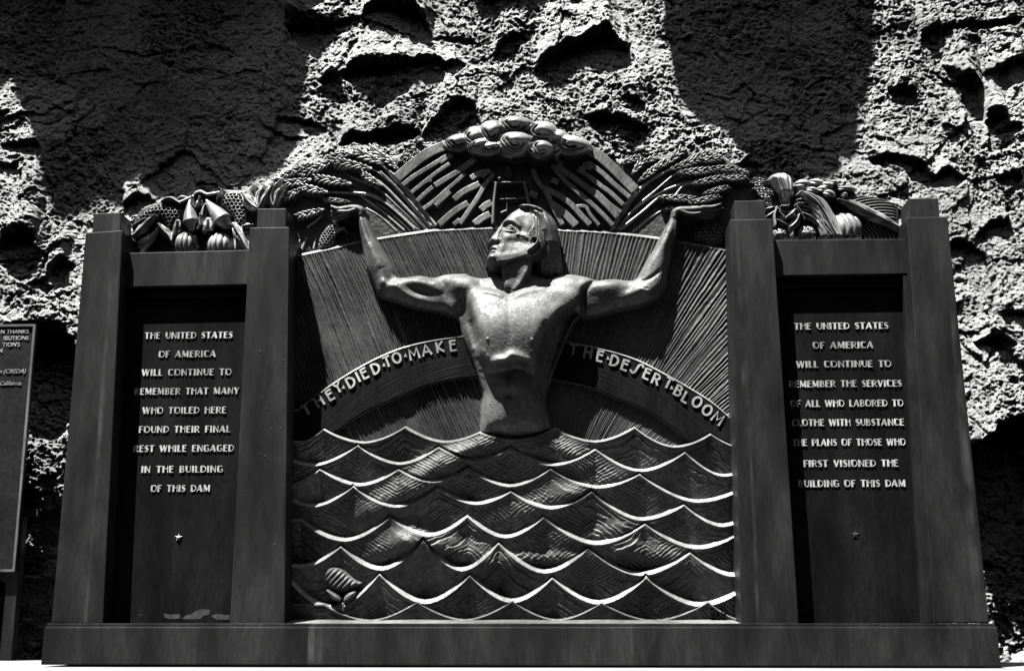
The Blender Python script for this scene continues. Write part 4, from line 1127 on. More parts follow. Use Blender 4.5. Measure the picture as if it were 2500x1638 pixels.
# --- hands, bent back at the wrist to carry the sheaves
def limb(pts, rad, base, at, flat=1.0):
    P = U(spline(pts, 6), at); n = len(P); rr = interp_r(rad, n) * PXM; hh = interp_r(base, n) if np.ndim(base) else np.full(n, base)
    d, r, h0, s = seg_dist(P, x, z, False, rr, hh)
    return np.where(d < r, h0 + flat * np.sqrt(np.maximum(r * r - d * d, 0)), -1.0).astype(np.float32)
hb_ = 0.108
hand = limb(CA([(835, 380), (830, 335), (780, 312), (700, 308), (600, 320), (520, 310)]), [10.5, 11.5, 11, 10.5, 9, 7], hb_, 0.14, 1.6)
hand = smax(hand, limb(CA([(560, 310), (480, 280), (430, 240), (390, 205), (362, 178)]), [6, 5.2, 4.5, 3.8, 2.4], 0.13, 0.16, 1.3), 0.006)
for pts, rad, b_ in [([(600, 340), (510, 350), (450, 330), (395, 300)], [6.5, 5.5, 4.6, 3], 0.105), ([(640, 355), (550, 385), (480, 380), (430, 360)], [6.5, 5.5, 4.6, 3], 0.095),
                     ([(680, 365), (600, 405), (530, 415), (480, 405)], [6, 5, 4.2, 3], 0.085), ([(760, 330), (690, 350), (620, 350), (560, 345)], [6, 5.5, 4.5, 3.2], 0.125)]:
    hand = np.maximum(hand, limb(CA(pts), rad, b_ + 0.010, 0.14, 1.3))
hand2 = limb(CB([(1225, 400), (1235, 350), (1290, 330), (1390, 325), (1480, 315), (1560, 315)]), [10, 10.5, 11, 10.5, 9.5, 7.5], hb_, 0.14, 1.6)
for pts, rad, b_ in [([(1540, 305), (1620, 300), (1690, 285), (1740, 262)], [6.5, 5.4, 4.6, 3], 0.12), ([(1530, 325), (1620, 330), (1700, 325), (1765, 305)], [6.5, 5.5, 4.6, 3], 0.11), ([(1510, 345), (1600, 360), (1680, 362), (1740, 350)], [6.2, 5.3, 4.4, 3], 0.095),
                     ([(1480, 365), (1560, 388), (1630, 395), (1680, 388)], [6, 5, 4.2, 3], 0.085), ([(1300, 345), (1370, 372), (1450, 375), (1510, 362)], [6, 5.5, 4.5, 3.2], 0.125)]:
    hand2 = np.maximum(hand2, limb(CB(pts), rad, b_ + 0.010, 0.14, 1.3))
F = smax(F, hand, 0.012); F = smax(F, hand2, 0.012)

# --- neck
neck = CT([(430, -230), (450, 40), (470, 120), (440, 180), (500, 260), (560, 265), (640, 200), (690, 120), (720, 40), (740, -230)])
fn_, dN = poly_field(neck, HB + 0.114, 0.06, 0.06, 0.2, 0.5); fn_ = soften(fn_, dN, 6)
nk = strk(CT([(720, 10), (640, 150), (545, 265)]), 8, 0.024, 0.22) + strk(CT([(470, 90), (490, 180), (512, 260)]), 5, 0.012, 0.22) + strk(CT([(600, 60), (560, 180), (530, 250)]), 8, -0.006, 0.22)
fn_ = np.where(dN > 0, fn_ + nk * sstep(0, 0.03, dN), fn_)
zn = U(CT([(520, 40), (520, 280)]), 0.2)[:, 1]
fn_ = np.where(dN > 0, fn_ - 0.025 * np.clip((zn[0] - z) / (zn[0] - zn[1]), -0.1, 1.3), fn_)
F = smax(F, fn_, 0.05)

# --- head: skull and face, turned to the viewer's left and lifted
AH = 0.24
face_o = HD([(985, 165), (900, 220), (840, 262), (780, 330), (722, 392), (692, 450), (640, 522), (585, 592), (522, 688), (532, 722), (560, 752), (545, 778), (528, 800), (545, 826), (534, 842), (528, 868), (512, 915), (496, 958), (490, 990), (512, 1024), (560, 1060),
             (640, 1090), (760, 1110), (900, 1095), (1020, 1060), (1130, 1000), (1250, 960), (1420, 800), (1500, 600), (1470, 420), (1330, 260), (1180, 160)])
P = U(face_o, AH); dF = sdf(P, x, z)
face_x = [q_ for q_ in face_o]
Px = U([(a_, b_ + (26 if b_ > 470 + 930 / 5.95 else 0)) for a_, b_ in face_o], AH); dFx = np.minimum(sdf(Px, x, z), 1.0)
head = np.where(dF > 0, HB + 0.035 + 0.095 * dome_f(np.maximum(dFx, 0), 0.075, 0.5), -1.0).astype(np.float32); head = soften(head, dF, 9)
zt_, zc_ = U(HD([(900, 170), (900, 980)]), AH)[:, 1]
head = np.where(dF > 0, head + (0.065 - 0.06 * np.clip((z - zc_) / (zt_ - zc_), -0.1, 1.1)) * sstep(0, 0.03, dF), head).astype(np.float32)
def g(c, sx, sy, a, rot=0): return gz(HD([c])[0], sx / 5.95, sy / 5.95, a, AH, rot)
def k_(pts, wd, a): return strk(HD(pts), wd / 5.95, a, AH)
def st(pts, wd, a): return step(HD(pts), wd / 5.95, a, AH)
fc = np.zeros_like(F)
fc += g((870, 350), 150, 80, 0.014, -30)                                           # forehead
fc += g((1020, 290), 70, 22, -0.006, -5)
fc += k_([(745, 425), (800, 400), (870, 405), (950, 445), (1010, 520)], 20, 0.011)  # brow
fc += g((800, 480), 42, 30, -0.024, -30) + g((900, 510), 70, 34, -0.003, 25)       # eye socket
fc += g((868, 525), 36, 22, 0.012, 20)                                             # eyeball
fc += k_([(800, 520), (840, 488), (890, 500), (930, 545), (960, 580)], 9, 0.013)   # upper lid
fc += k_([(770, 548), (830, 566), (900, 570), (950, 585)], 8, 0.008)               # lower lid
fc += k_([(850, 530), (890, 545)], 7, -0.006)
fc += k_([(715, 420), (660, 520), (600, 600), (555, 668)], 26, 0.024)              # bridge of the nose
fc += k_([(760, 520), (720, 610), (715, 680)], 18, -0.014)                         # side of the nose
fc += g((590, 672), 40, 30, 0.018) + g((672, 695), 28, 26, 0.016)                  # tip, wing
fc += g((620, 745), 60, 16, -0.016, 5) + g((735, 730), 20, 34, -0.006)             # under the nose, fold
fc += k_([(545, 790), (600, 790), (660, 825)], 13, 0.010)                          # upper lip
fc += k_([(545, 828), (610, 826), (670, 845)], 8, -0.011)                          # mouth line
fc += k_([(548, 862), (600, 858), (650, 862)], 14, 0.008)                          # lower lip
fc += k_([(545, 895), (600, 893), (650, 890)], 12, -0.004)
fc += g((575, 950), 62, 34, 0.030)                                                 # chin
fc += k_([(940, 615), (1010, 615), (1080, 640), (1140, 690)], 22, 0.010)            # cheekbone
fc += g((1000, 735), 100, 42, -0.012, 10)                                            # hollow cheek
fc += g((830, 660), 50, 40, 0.008) + k_([(740, 700), (760, 790), (740, 880)], 24, 0.004)
fc += g((1040, 540), 30, 60, -0.012, 10) + g((1120, 480), 50, 70, 0.010)           # temple
fc += g((1010, 885), 90, 40, 0.003, -14) + g((820, 930), 130, 36, 0.004, -10)      # jaw
# jaw edge: everything below it falls back under the chin
fc += st([(1180, 880), (1060, 885), (960, 912), (820, 945), (680, 968), (560, 985), (480, 985)], 16, -0.075) if False else 0
jl = U(spline(HD([(440, 1030), (560, 1035), (680, 1020), (820, 1000), (960, 965), (1080, 925), (1180, 885)]), 5), AH)
zj = np.interp(x[0], jl[:, 0], jl[:, 1])[None, :]
under = np.clip((zj - z) / 0.05, 0, 1)
xj = U(HD([(1180, 850), (1130, 850)]), AH)[:, 0]
fc -= (0.08 * under ** 0.8 * sstep(xj[0], xj[1] - 0.03, x)).astype(np.float32)
head = np.where(dF > 0, head + fc * sstep(0, 0.018, dF), head)
# ear
ear = -np.ones_like(F)
ear_o = HD([(1150, 690), (1200, 665), (1260, 670), (1295, 710), (1285, 760), (1240, 820), (1180, 865), (1125, 885), (1110, 860), (1160, 810), (1190, 750)])
dE = sdf(smooth_poly(U(ear_o, AH), 1), x, z)
eb = float(np.median(head[(dE > 0)])) if (dE > 0).any() else 0.25
ear = np.where(dE > 0, eb + 0.020 + 0.022 * dome_f(dE, 0.012), -1)
ear += (k_([(1165, 690), (1225, 678), (1270, 710), (1255, 765), (1190, 835), (1130, 870)], 13, 0.014) + k_([(1200, 720), (1235, 720), (1215, 770)], 14, -0.030)) * (dE > 0)
head = np.maximum(head, ear).astype(np.float32)
def at_px(f, p, h):
    c = U([p], h)[0]; j = int(np.argmin(np.abs(z[:, 0] - c[1]))); i = int(np.argmin(np.abs(x[0] - c[0]))); return round(float(f[j, i]), 3)
print("HGT jaw", at_px(head, HD([(900, 920)])[0], AH), "chin", at_px(head, HD([(560, 960)])[0], AH), "mouth", at_px(head, HD([(620, 828)])[0], AH), "cheek", at_px(head, HD([(850, 700)])[0], AH), "fore", at_px(head, HD([(900, 350)])[0], AH), "neck", at_px(F, HD([(900, 1150)])[0], AH), at_px(F, HD([(1000, 1080)])[0], AH), "notch", at_px(F, CT([(520, 270)])[0], AH), "chest", at_px(F, CT([(520, 500)])[0], AH), at_px(F, CT([(520, 740)])[0], AH), "belly", at_px(F, CT([(520, 1000)])[0], AH), at_px(F, CT([(480, 1300)])[0], AH))
F2 = np.where(head > F, head, F)
isH = head > F

# --- hair
hair_o = HD([(972, 168), (1060, 148), (1180, 150), (1300, 190), (1400, 260), (1500, 350), (1562, 470), (1582, 700), (1602, 850), (1622, 1000), (1622, 1150), (1560, 1185), (1420, 1242), (1330, 1218), (1240, 1170), (1200, 1080), (1190, 960), (1230, 850), (1300, 760), (1300, 690),
             (1260, 650), (1180, 640), (1120, 625), (1160, 560), (1215, 480), (1225, 400), (1190, 300), (1110, 250), (1050, 205)])
dH = sdf(smooth_poly(U(hair_o, AH), 1), x, z)
cu = U(HD([(1190, 200)]), AH)[0]
hang = np.arctan2(x - cu[0] - 0.02, cu[1] + 0.25 - z)
strand = 0.0075 * vn(hang * 48, z * 4, 201) + 0.005 * vn(hang * 95, z * 7, 203)
hr = HB + 0.055 + 0.125 * dome_f(np.maximum(dH + 0.03, 0), 0.15, 0.55) + strand * sstep(0, 0.02, dH)
hlow = U(HD([(1400, 700)]), AH)[0][1]
hr -= 0.11 * np.clip((hlow - z) / 0.26, 0, 1.2)
lock = strk(HD([(985, 165), (1080, 165), (1180, 180), (1290, 220), (1360, 270)]), 24 / 5.95, 0.012, AH) - strk(HD([(1080, 200), (1170, 218), (1270, 250), (1335, 290)]), 12 / 5.95, 0.018, AH)
hr = np.where(dH > 0, hr + lock, -1).astype(np.float32)
hr = np.where((dH > 0) & (dF > 0), np.maximum(hr, head + 0.004 + np.minimum(lock, 0.02) + strand), hr)
isHair = (dH > 0) & (hr > F2 - 0.002)
F3 = np.where(isHair, hr, F2)
# fine chisel marks over the whole body
F3 = F3 + 0.0010 * vn((x + z) * 120, (x - z) * 30, 211) + 0.0010 * vn(x * 150, z * 70, 212)
# waterline: the torso sinks into the first row of waves
bodyok = (F3 > RL.H[wf]) & (F3 > HB + 0.004)
zw = zc_all[0][:, wf[1]]
bodyok &= z > zw - 0.0
H_ = RL.H[wf]; L_ = RL.L[wf]
H_[bodyok] = F3[bodyok]; L_[bodyok] = L_FIG
L_[bodyok & isHair] = L_HAIR

# ================================================================== fruit garlands on the lintels
def garland(name_label, x0, x1, y0, y1, build):
    c = U([(x0, y1), (x1, y0)], 0.0)
    G = Relief(c[0][0], c[1][0], c[0][1], c[1][1])
    root = empty("fruit_garland", (float((c[0][0] + c[1][0]) / 2), YB - 0.05, float(c[0][1])))
    tag(root, name_label, "garland", "cast garlands of produce on the lintels")
    build(G); emit(G, root)

def rib_pumpkin(G, c, rx, rz, base, hgt, n=9, name="pumpkin"):
    lab = G.label(name, M_CRN)
    def gr(u, v, q):
        a = np.arctan2(u, 1.25 - v * 0.3 + 0.0 * u) * n
        a = (u / np.sqrt(np.maximum(1.02 - v * v * 0.75, 0.05))) * n * 0.72
        return -0.016 * (1 - np.abs(np.sin(a * 1.2))) ** 1.5
    ell(lab, c, rx, rz, 0, base, hgt, G, groove=gr); return lab

def leaf(G, pts, wid, base, name="leaf", veins=9, amp=0.004, bend=0.036, mat=None):
    lab = G.label(name, mat or M_CRN)
    P = U(spline(pts, 6), base + 0.02); n = len(P)
    rr = interp_r(wid, n) * PXM
    w = G.win(P, rr.max() * 1.1); xx, zz = G.X[w], G.Z[w]
    d, r, _, s = seg_dist(P, xx, zz, False, rr)
    k = d < r; q = np.clip(d / np.maximum(r, 1e-5), 0, 1)
    h = base + bend * (1 - q ** 1.6) + amp * np.sin(q * veins + s * 40) * (q > 0.06) + 0.010 * np.exp(-(d / 0.006) ** 2) - 0.008 * np.exp(-((d - 0.011) / 0.006) ** 2)
    G.put(w, h.astype(np.float32), lab, k); return lab

def build_left(G):
    bk = G.label("backing", M_REL)
    flatp(bk, GL([(120, 1120), (130, 700), (170, 580), (260, 470), (430, 385), (600, 345), (830, 300), (1010, 290), (1240, 270), (1450, 180), (1750, 190), (1900, 135), (2180, 105), (2260, 40), (2500, 40), (2500, 800), (1950, 1120)]), 0.0, 0.03, 0.03, G)
    ribbon = G.label("ribbon", M_CRN)
    tube(ribbon, GL([(720, 350), (820, 375), (930, 330), (1020, 285)]), [3, 5, 5, 4], 0.07, G); tube(ribbon, GL([(1010, 290), (1060, 240), (1130, 225), (1210, 260), (1320, 250), (1420, 220)]), [3, 4.5, 5, 5, 5, 3], 0.07, G)
    tube(ribbon, GL([(800, 320), (850, 295), (930, 310)]), [3, 4, 3], 0.05, G)
    seedhead(GL([(150, 640), (190, 560), (290, 470), (420, 395), (560, 370), (700, 390), (850, 440), (850, 560), (790, 680), (700, 770), (620, 740), (560, 640), (480, 590), (330, 620)]), 0.04, 0.06, 11, G)
    seedhead(GL([(1370, 380), (1440, 230), (1550, 195), (1670, 200), (1745, 300), (1770, 480), (1780, 620), (1720, 730), (1620, 720), (1580, 560), (1500, 480)]), 0.04, 0.055, 10.5, G)
    for p, wd, b in [([(470, 570), (380, 650), (270, 760), (170, 860)], [4, 12, 15, 9], 0.10), ([(330, 620), (230, 680), (140, 730)], [4, 9, 6], 0.07), ([(520, 700), (600, 800), (680, 880), (730, 980)], [6, 14, 12, 5], 0.07),
                     ([(790, 660), (780, 740), (740, 850), (720, 950)], [8, 12, 10, 5], 0.08), ([(1200, 420), (1170, 560), (1150, 760)], [8, 13, 6], 0.07), ([(1230, 640), (1230, 720), (1180, 790)], [10, 18, 8], 0.11), ([(1130, 560), (1130, 680), (1090, 780)], [5, 9, 4], 0.1),
                     ([(1600, 700), (1680, 830), (1760, 960), (1815, 1070)], [8, 22, 18, 6], 0.07), ([(1640, 780), (1650, 920), (1650, 1060)], [8, 14, 12], 0.06), ([(1740, 740), (1800, 720), (1880, 710)], [5, 10, 5], 0.07), ([(1700, 850), (1760, 840), (1830, 830)], [10, 16, 10], 0.05),
                     ([(1735, 240), (1800, 340), (1880, 420), (1970, 475)], [4, 16, 16, 4], 0.09), ([(1900, 140), (1860, 220), (1900, 330), (1960, 440)], [6, 14, 14, 4], 0.07), ([(2060, 150), (1990, 260), (1970, 380), (1975, 460)], [5, 16, 14, 4], 0.085),
                     ([(2180, 110), (2120, 230), (2040, 340), (1985, 460)], [5, 14, 14, 5], 0.10), ([(2290, 70), (2180, 200), (2160, 340), (2190, 450)], [5, 16, 16, 8], 0.09), ([(2330, 150), (2250, 260), (2210, 400)], [5, 14, 8], 0.11),
                     ([(560, 380), (640, 330), (720, 330), (830, 400)], [3, 8, 8, 3], 0.06), ([(1010, 300), (1000, 380), (1030, 440)], [4, 9, 4], 0.07), ([(1120, 300), (1100, 400), (1050, 480)], [4, 12, 5], 0.06), ([(1440, 200), (1400, 280), (1370, 350)], [4, 9, 4], 0.05),
                     ([(960, 830), (1020, 900), (1060, 990)], [6, 12, 6], 0.07), ([(2330, 60), (2260, 40), (2200, 60)], [6, 8, 3], 0.05)]:
        leaf(G, GL(p), wd, b)
    for p, r, b in [([(970, 355), (965, 430), (975, 540), (990, 660), (1010, 760)], [4, 8, 16, 22, 12], 0.085), ([(1210, 350), (1270, 430), (1360, 540), (1440, 640), (1500, 720)], [4, 11, 20, 25, 14], 0.085)]:
        lab = G.label("pear_gourd", M_CRN); tube(lab, GL(p), r, b, G, flat=1.25)
    lab = G.label("curved_gourd", M_CRN); tube(lab, GL([(240, 1040), (290, 970), (380, 910), (460, 850), (510, 760), (520, 690)]), [9, 13, 12, 10, 7, 4], 0.08, G, flat=1.2)
    rib_pumpkin(G, GL([(890, 975)])[0], 32, 36, 0.04, 0.11); rib_pumpkin(G, GL([(1385, 985)])[0], 38, 37, 0.04, 0.12)

def build_right(G):
    bk = G.label("backing", M_REL)
    flatp(bk, GR([(-100, 600), (-250, 560), (-200, 330), (0, 300), (150, 250), (480, 330), (700, 300), (1050, 330), (1250, 420), (1500, 530), (1990, 620), (2010, 1180), (-20, 1180), (-20, 800)]), 0.0, 0.025, 0.03, G)
    for p, wd, b in [([(1100, 580), (1300, 640), (1500, 740), (1750, 860), (1995, 985)], [4, 14, 18, 16, 10], 0.09)]:
        leaf(G, GR(p), wd, b)
    lab = G.label("corn_husk", M_CRN)
    flatp(lab, GR([(1090, 560), (1250, 505), (1450, 490), (1640, 510), (1800, 560), (1995, 610), (1995, 970), (1750, 850), (1500, 730), (1250, 640)]), 0.03, 0.05, 0.05, G, smooth=1,
          tex=lambda x, z, d: 0.010 * np.sin((z * 1.0 + 0.10 * np.sin(x * 5)) * 300 + x * 60) * sstep(0, .01, d))
    lab = G.label("corn_husk", M_CRN)
    flatp(lab, GR([(1420, 760), (1600, 860), (1800, 960), (1980, 1060), (1960, 1160), (1480, 1160)]), 0.0, 0.05, 0.04, G, tex=lambda x, z, d: 0.012 * np.sin((x * 1.0 + z * 0.75) * 230) * sstep(0, .01, d))
    # big ribbed squash
    lab = G.label("squash", M_CRN)
    def gr(u, v, q): return -0.014 * (1 - np.abs(np.sin((u + 0.35 * (v + 0.6) ** 2) * 7.5))) ** 1.4
    ell(lab, GR([(1230, 985)])[0], 47, 48, 15, 0.03, 0.13, G, groove=gr)
    for p, wd, b in [([(570, 470), (700, 540), (820, 640), (900, 760), (980, 900), (1110, 1150)], [6, 16, 22, 24, 24, 18], 0.13), ([(780, 620), (850, 800), (900, 960), (950, 1150)], [6, 13, 16, 14], 0.12)]:
        leaf(G, GR(p), wd, b, veins=22, amp=0.005)
    for c, rx, rz in [((650, 1065), 29, 25), ((270, 1080), 22, 20)]:
        lab = G.label("rough_fruit", M_CRN)
        ell(lab, GR([c])[0], rx, rz, 0, 0.06, 0.085, G, groove=lambda u, v, q: 0.012 * fbm(u * 7, v * 7, 3, 221) * (q < 0.95))
    for p, wd, b in [([(490, 660), (560, 760), (620, 880)], [4, 9, 4], 0.11), ([(590, 780), (700, 830), (790, 900), (860, 1010)], [4, 12, 11, 4], 0.1), ([(420, 980), (500, 900), (545, 800)], [10, 13, 5], 0.12), ([(440, 1150), (440, 1040), (430, 980)], [9, 9, 9], 0.11),
                     ([(510, 590), (620, 580), (740, 570)], [4, 8, 4], 0.09), ([(510, 640), (620, 640), (720, 610)], [4, 8, 4], 0.1), ([(510, 660), (640, 690), (760, 740)], [4, 9, 5], 0.09), ([(560, 730), (680, 750), (780, 760)], [3, 8, 4], 0.08), ([(500, 520), (580, 500), (640, 540)], [4, 9, 4], 0.08),
                     ([(250, 760), (300, 820), (360, 870)], [4, 13, 5], 0.1), ([(480, 730), (440, 780), (370, 830)], [5, 13, 5], 0.12), ([(60, 720), (120, 710), (180, 690)], [4, 9, 4], 0.07), ([(70, 830), (120, 800), (170, 760)], [4, 9, 4], 0.07), ([(220, 690), (190, 800), (200, 960)], [5, 6, 5], 0.1),
                     ([(220, 880), (300, 920), (420, 980)], [4, 9, 4], 0.1), ([(240, 730), (310, 760), (360, 770)], [3, 8, 4], 0.09), ([(270, 680), (340, 680), (400, 660)], [3, 7, 4], 0.11)]:
        leaf(G, GR(p), wd, b, veins=7)
    for c, rx, rz, r, b in [((600, 350), 24, 14, -5, 0.07), ((800, 330), 24, 12, 5, 0.06), ((740, 440), 20, 10, 10, 0.08), ((950, 370), 18, 12, 0, 0.07), ((1050, 335), 14, 9, 0, 0.06), ((1220, 420), 28, 9, 0, 0.06), ((980, 490), 19, 12, 15, 0.09), ((1210, 510), 9, 8, 0, 0.08), ((620, 420), 26, 16, 10, 0.06), ((880, 430), 16, 12, 0, 0.075)]:
        lab = G.label("bean_pod", M_CRN); ell(lab, GR([c])[0], rx, rz, r, b, 0.05, G, groove=lambda u, v, q: 0.004 * np.sin(v * 9 + u * 2))
    # fluted seed pod standing on its stem
    lab = G.label("seed_pod", M_CRN)
    P = smooth_poly(U(GR([(90, 235), (170, 160), (310, 130), (420, 165), (480, 250), (505, 400), (500, 560), (440, 690), (330, 640), (260, 500), (190, 360)]), 0.15), 2)
    w = G.win(P, 0.01); xx, zz = G.X[w], G.Z[w]; d = sdf(P, xx, zz); f = U(GR([(440, 760)]), 0.15)[0]
    th = np.arctan2(xx - f[0], zz - f[1]); zz0 = U(GR([(440, 420), (440, 560)]), 0.15)[:, 1]
    h = 0.05 + 0.11 * dome_f(d, 0.085) + 0.007 * np.sin(th * 46) * sstep(0.0, 0.02, d) - 0.06 * sstep(zz0[0], zz0[1], zz)
    G.put(w, h.astype(np.float32), lab, d > 0)
    for pth, bb in [((-120, 420), 0.05), ((-60, 500), 0.06), ((-150, 330), 0.04), ((-40, 590), 0.05), ((-100, 270), 0.03), ((-20, 420), 0.05)]:
        a = GR([pth, (pth[0] + 190, pth[1] + 70)]); wheat_ear(bk, a[0], a[1], 13, bb, G)

# ------------------------------------------------------------------ turn the sampled surfaces into meshes
def emit(R, root):
    nz, nx = R.H.shape
    H = R.H.copy()
    # one light pass of smoothing so that stepped edges do not show their sampling
    val = R.L >= 0
    Hp = np.where(val, H, 0); wgt = val.astype(np.float32)
    acc = Hp * 7; ws = wgt * 7
    for ax, sh_ in ((0, 1), (0, -1), (1, 1), (1, -1)):
        acc = acc + np.roll(Hp, sh_, ax); ws = ws + np.roll(wgt, sh_, ax)
    H = np.where(val, acc / np.maximum(ws, 1e-6), H)
    V = np.stack([R.X, (YB - H).astype(np.float32), R.Z], -1).reshape(-1, 3)
    ok = val[:-1, :-1] & val[1:, :-1] & val[:-1, 1:] & val[1:, 1:]
    Lc = np.where(ok, R.L[:-1, :-1], -1)
    vid = np.arange(nz * nx).reshape(nz, nx)
    # open rims get a skirt back to the wall plane
    pad = np.pad(ok, 1)
    obs = {}
    order = sorted(range(len(R.names)), key=lambda i: 0 if R.names[i][2] is None else 1)
    byname = {}
    flat = Lc.ravel()
    idx_sorted = np.argsort(flat, kind='stable'); fs = flat[idx_sorted]
    for i in order:
        name, mat, par, text = R.names[i]
        lo, hi = np.searchsorted(fs, i), np.searchsorted(fs, i + 1)
        cells = idx_sorted[lo:hi]
        if len(cells) < 12: continue
        cj, ci = cells // (nx - 1), cells % (nx - 1)
        a = vid[cj, ci]; b_ = vid[cj, ci + 1]; c_ = vid[cj + 1, ci + 1]; d_ = vid[cj + 1, ci]
        quads = np.stack([a, b_, c_, d_], 1)
        extra_v = []; extra_q = []
        sk = []
        for (dj, di, p, q) in ((-1, 0, a, b_), (1, 0, c_, d_), (0, -1, d_, a), (0, 1, b_, c_)):
            edge = ~pad[cj + 1 + dj, ci + 1 + di]
            if edge.any(): sk.append(np.stack([p[edge], q[edge]], 1))
        used, inv = np.unique(quads, return_inverse=True)
        v = V[used]; f = inv.reshape(-1, 4)
        if sk:
            sk = np.concatenate(sk); pos = np.searchsorted(used, sk)
            ring = np.unique(pos); bk = v[ring].copy(); bk[:, 1] = YB + 0.06
            m = {int(r): len(v) + k for k, r in enumerate(ring)}
            nb = np.array([[p[1], p[0], m[int(p[0])], m[int(p[1])]] for p in pos], int)
            v = np.concatenate([v, bk]); f = np.concatenate([f, nb])
        if par is None: pobj = root
        elif isinstance(par, str): pobj = byname.get(par, root)
        else: pobj = obs.get(par, root)
        o = mesh_np(name, v, f, mat, pobj)
        obs[i] = o; byname.setdefault(name, o)
        if text: o['label'] = text
emit(RL, relief)
garland("cast bronze garland of pear gourds, pumpkins and seed heads on the left lintel", 305, 716, 430, 625, build_left)
garland("cast bronze garland with a fluted seed pod, squash and corn husks on the right lintel", 1800, 2222, 395, 592, build_right)

# ---- letters on the arch
def arch_word(items, f, ht, name, slant=1.0):
    bm = bmesh.new()
    at = HB + 0.0425
    for c, (cx, cy), ang in items:
        p = U(f([(cx, cy)]), at)[0] + np.array([0.003 * math.sin(math.radians(ang)), -0.003 * math.cos(math.radians(ang))]); ca, sa = math.cos(math.radians(ang)), math.sin(math.radians(ang))
        if c == '^':
            tri = [(-0.011, -0.011), (0.011, -0.011), (0, 0.014)]
            v0 = [bm.verts.new((p[0] + u, YB - at, p[1] + w_)) for u, w_ in tri]; v1 = [bm.verts.new((p[0] + u, YB - HB, p[1] + w_)) for u, w_ in tri]
            bm.faces.new(v0)
            for i in range(3): bm.faces.new((v0[i], v1[i], v1[(i + 1) % 3], v0[(i + 1) % 3]))
            continue
        adv, strokes = SANS[c]
        for m_, pts in enumerate(strokes):
            tr = lambda u, v: (p[0] + ((u - adv / 2) * 1.14 * ca - (v - 0.5) * sa) * ht, p[1] + ((u - adv / 2) * 1.14 * sa + (v - 0.5) * ca) * ht)
            P = [tr(u, v) for u, v in pts]
            add_stroke(bm, P, 0.0170, lambda a_, b_: (a_, b_), YB - at - 0.0005 * m_, YB - HB)
    return bm_obj(name, bm, M_LET, arch_obj)
SANS = {
 'T': (0.6, [[(0, .95), (.6, .95)], [(.3, .95), (.3, 0)]]), 'H': (0.62, [[(.06, 0), (.06, 1)], [(.56, 0), (.56, 1)], [(.06, .6), (.56, .6)]]),
 'E': (0.5, [[(.06, 0), (.06, 1)], [(.06, .95), (.5, .95)], [(.06, .62), (.46, .62)], [(.06, .05), (.5, .05)]]),
 'Y': (0.6, [[(0, 1), (.3, .55)], [(.6, 1), (.3, .55), (.3, 0)]]), 'D': (0.62, [[(.06, 0), (.06, 1)], [(.06, .95)] + arc(.18, .5, .42, .45, 90, -90) + [(.06, .05)]]),
 'I': (0.12, [[(.06, 0), (.06, 1)]]), 'O': (0.72, [arc(.36, .5, .31, .45, 0, 360, 20)]), 'M': (0.78, [[(.03, 0), (.09, 1), (.39, .35), (.69, 1), (.75, 0)]]),
 'A': (0.7, [[(0, 0), (.35, 1), (.7, 0)], [(.14, .35), (.56, .35)]]), 'K': (0.6, [[(.06, 0), (.06, 1)], [(.56, 1), (.1, .5)], [(.1, .5), (.58, 0)]]),
 'S': (0.5, [[(.66, .74), (.66, .86), (.58, .96), (.46, .98), (.36, .90), (.30, .74), (.25, .50), (.20, .26), (.13, .10), (.03, .03), (-.08, .05), (-.15, .15), (-.14, .26)]]),  'R': (0.56, [[(.06, 0), (.06, 1)], [(.06, .95)] + arc(.22, .72, .26, .23, 90, -90) + [(.06, .49)], [(.26, .49), (.54, 0)]]),
 'B': (0.56, [[(.06, 0), (.06, 1)], [(.06, .95)] + arc(.2, .75, .24, .2, 90, -90) + [(.06, .55)], [(.2, .55)] + arc(.22, .3, .28, .25, 90, -90) + [(.06, .05)]]), 'L': (0.48, [[(.06, 0), (.06, 1)], [(.06, .05), (.48, .05)]]),
}
arch_obj = [o for o in relief.children if o.name.startswith("arch_band")][0]
HT = 0.074
arch_word([('T', (140, 890), 33), ('H', (232, 830), 33), ('E', (312, 783), 31), ('Y', (368, 727), 29), ('^', (412, 724), 0)], Z5, HT, "lettering")
arch_word([('D', (462, 690), 28), ('I', (514, 652), 27), ('E', (562, 626), 26), ('D', (642, 590), 24), ('^', (706, 562), 0)], Z5, HT, "lettering")
arch_word([('T', (728, 540), 21), ('O', (797, 513), 19), ('^', (862, 494), 0)], Z5, HT, "lettering")
arch_word([('M', (923, 485), 16), ('A', (1013, 457), 13), ('K', (1112, 434), 11), ('E', (1206, 424), 8)], Z5, HT, "lettering")
arch_word([('T', (92, 332), -9), ('H', (256, 370), -12), ('E', (392, 405), -14), ('^', (478, 425), 0)], CE, HT, "lettering")
arch_word([('D', (552, 456), -17), ('E', (672, 505), -20), ('S', (805, 545), -20), ('E', (918, 603), -23), ('R', (1022, 662), -25), ('T', (1158, 705), -27), ('^', (1190, 755), 0)], CE, HT, "lettering")
arch_word([('B', (1272, 792), -29), ('L', (1355, 866), -31), ('O', (1480, 918), -32), ('O', (1594, 1010), -35), ('M', (1712, 1102), -38)], CE, HT, "lettering")

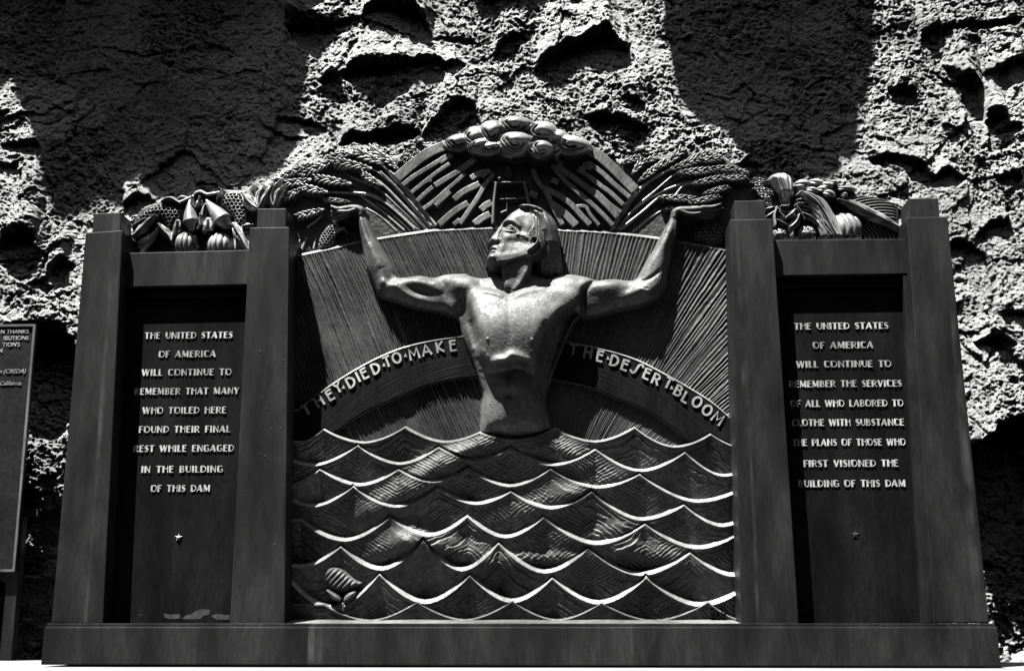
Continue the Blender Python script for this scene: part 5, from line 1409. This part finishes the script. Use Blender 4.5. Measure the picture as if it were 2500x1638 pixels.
# ---- small incised-looking mark at the lower right corner
sg = bmesh.new()
for c, cx, cy in (('H', 1296, 1186), ('O', 1333, 1192), ('H', 1368, 1192)):
    p = U(W2([(cx, cy)]), HW)[0]
    adv, strokes = SANS[c]
    for m_, pts in enumerate(strokes):
        add_stroke(sg, [(p[0] + (u - adv / 2) * 0.036, p[1] + (v - 0.5) * 0.05) for u, v in pts], 0.006, lambda a_, b_: (a_, b_), YB - HW - 0.012 - 0.0004 * m_, YB - HW + 0.02)
bm_obj("monogram", sg, M_PAN, [o for o in relief.children if o.name.startswith("wave_row")][-1])

# ---- sill under the waves and frame strip at right
s0 = U([(660, 1513), (1812, 1513)], HW)[:, 0]
bm = bmesh.new()
yy0, yy1 = YB - HW + 0.02, 0.03
za = U([(1250, 1512)], HW)[0][1]; zb_ = W(1250, 1522.5, 0.0)[2]
xr2 = W(1812, 1520, 0.02)[0]; xl2 = W(690, 1520, 0.02)[0]
v = [bm.verts.new(p) for p in ((xl2, yy0, za), (U([(1790, 1513)], HW)[0][0], yy0, za), (xr2, yy1, zb_), (xl2, yy1, zb_))]
v2 = [bm.verts.new((q.co.x, q.co.y + 0.001, ZP - 0.02)) for q in v]
bm.faces.new(v); bm.faces.new(v2[::-1])
for i in range(4): bm.faces.new((v[i], v2[i], v2[(i + 1) % 4], v[(i + 1) % 4]))
bm_obj("sill", bm, M_FIG, relief)
top = W(1774, 556, 0.16); bot = W(1797, 1521, 0.16); topf = W(1783, 540, 0.03); botf = W(1811, 1521, 0.03)
bm = bmesh.new()
A_ = [bm.verts.new(p) for p in ((bot[0], 0.26, bot[2]), (botf[0], 0.01, botf[2]), (botf[0] + 0.02, 0.3, botf[2]))]
B_ = [bm.verts.new(p) for p in ((top[0], 0.26, top[2]), (topf[0], 0.01, topf[2] - 0.02), (topf[0] + 0.02, 0.3, topf[2] - 0.02))]
bm.faces.new(A_); bm.faces.new(B_[::-1])
for i in range(3): bm.faces.new((A_[i], B_[i], B_[(i + 1) % 3], A_[(i + 1) % 3]))
bm_obj("frame_strip", bm, M_PIL, relief)
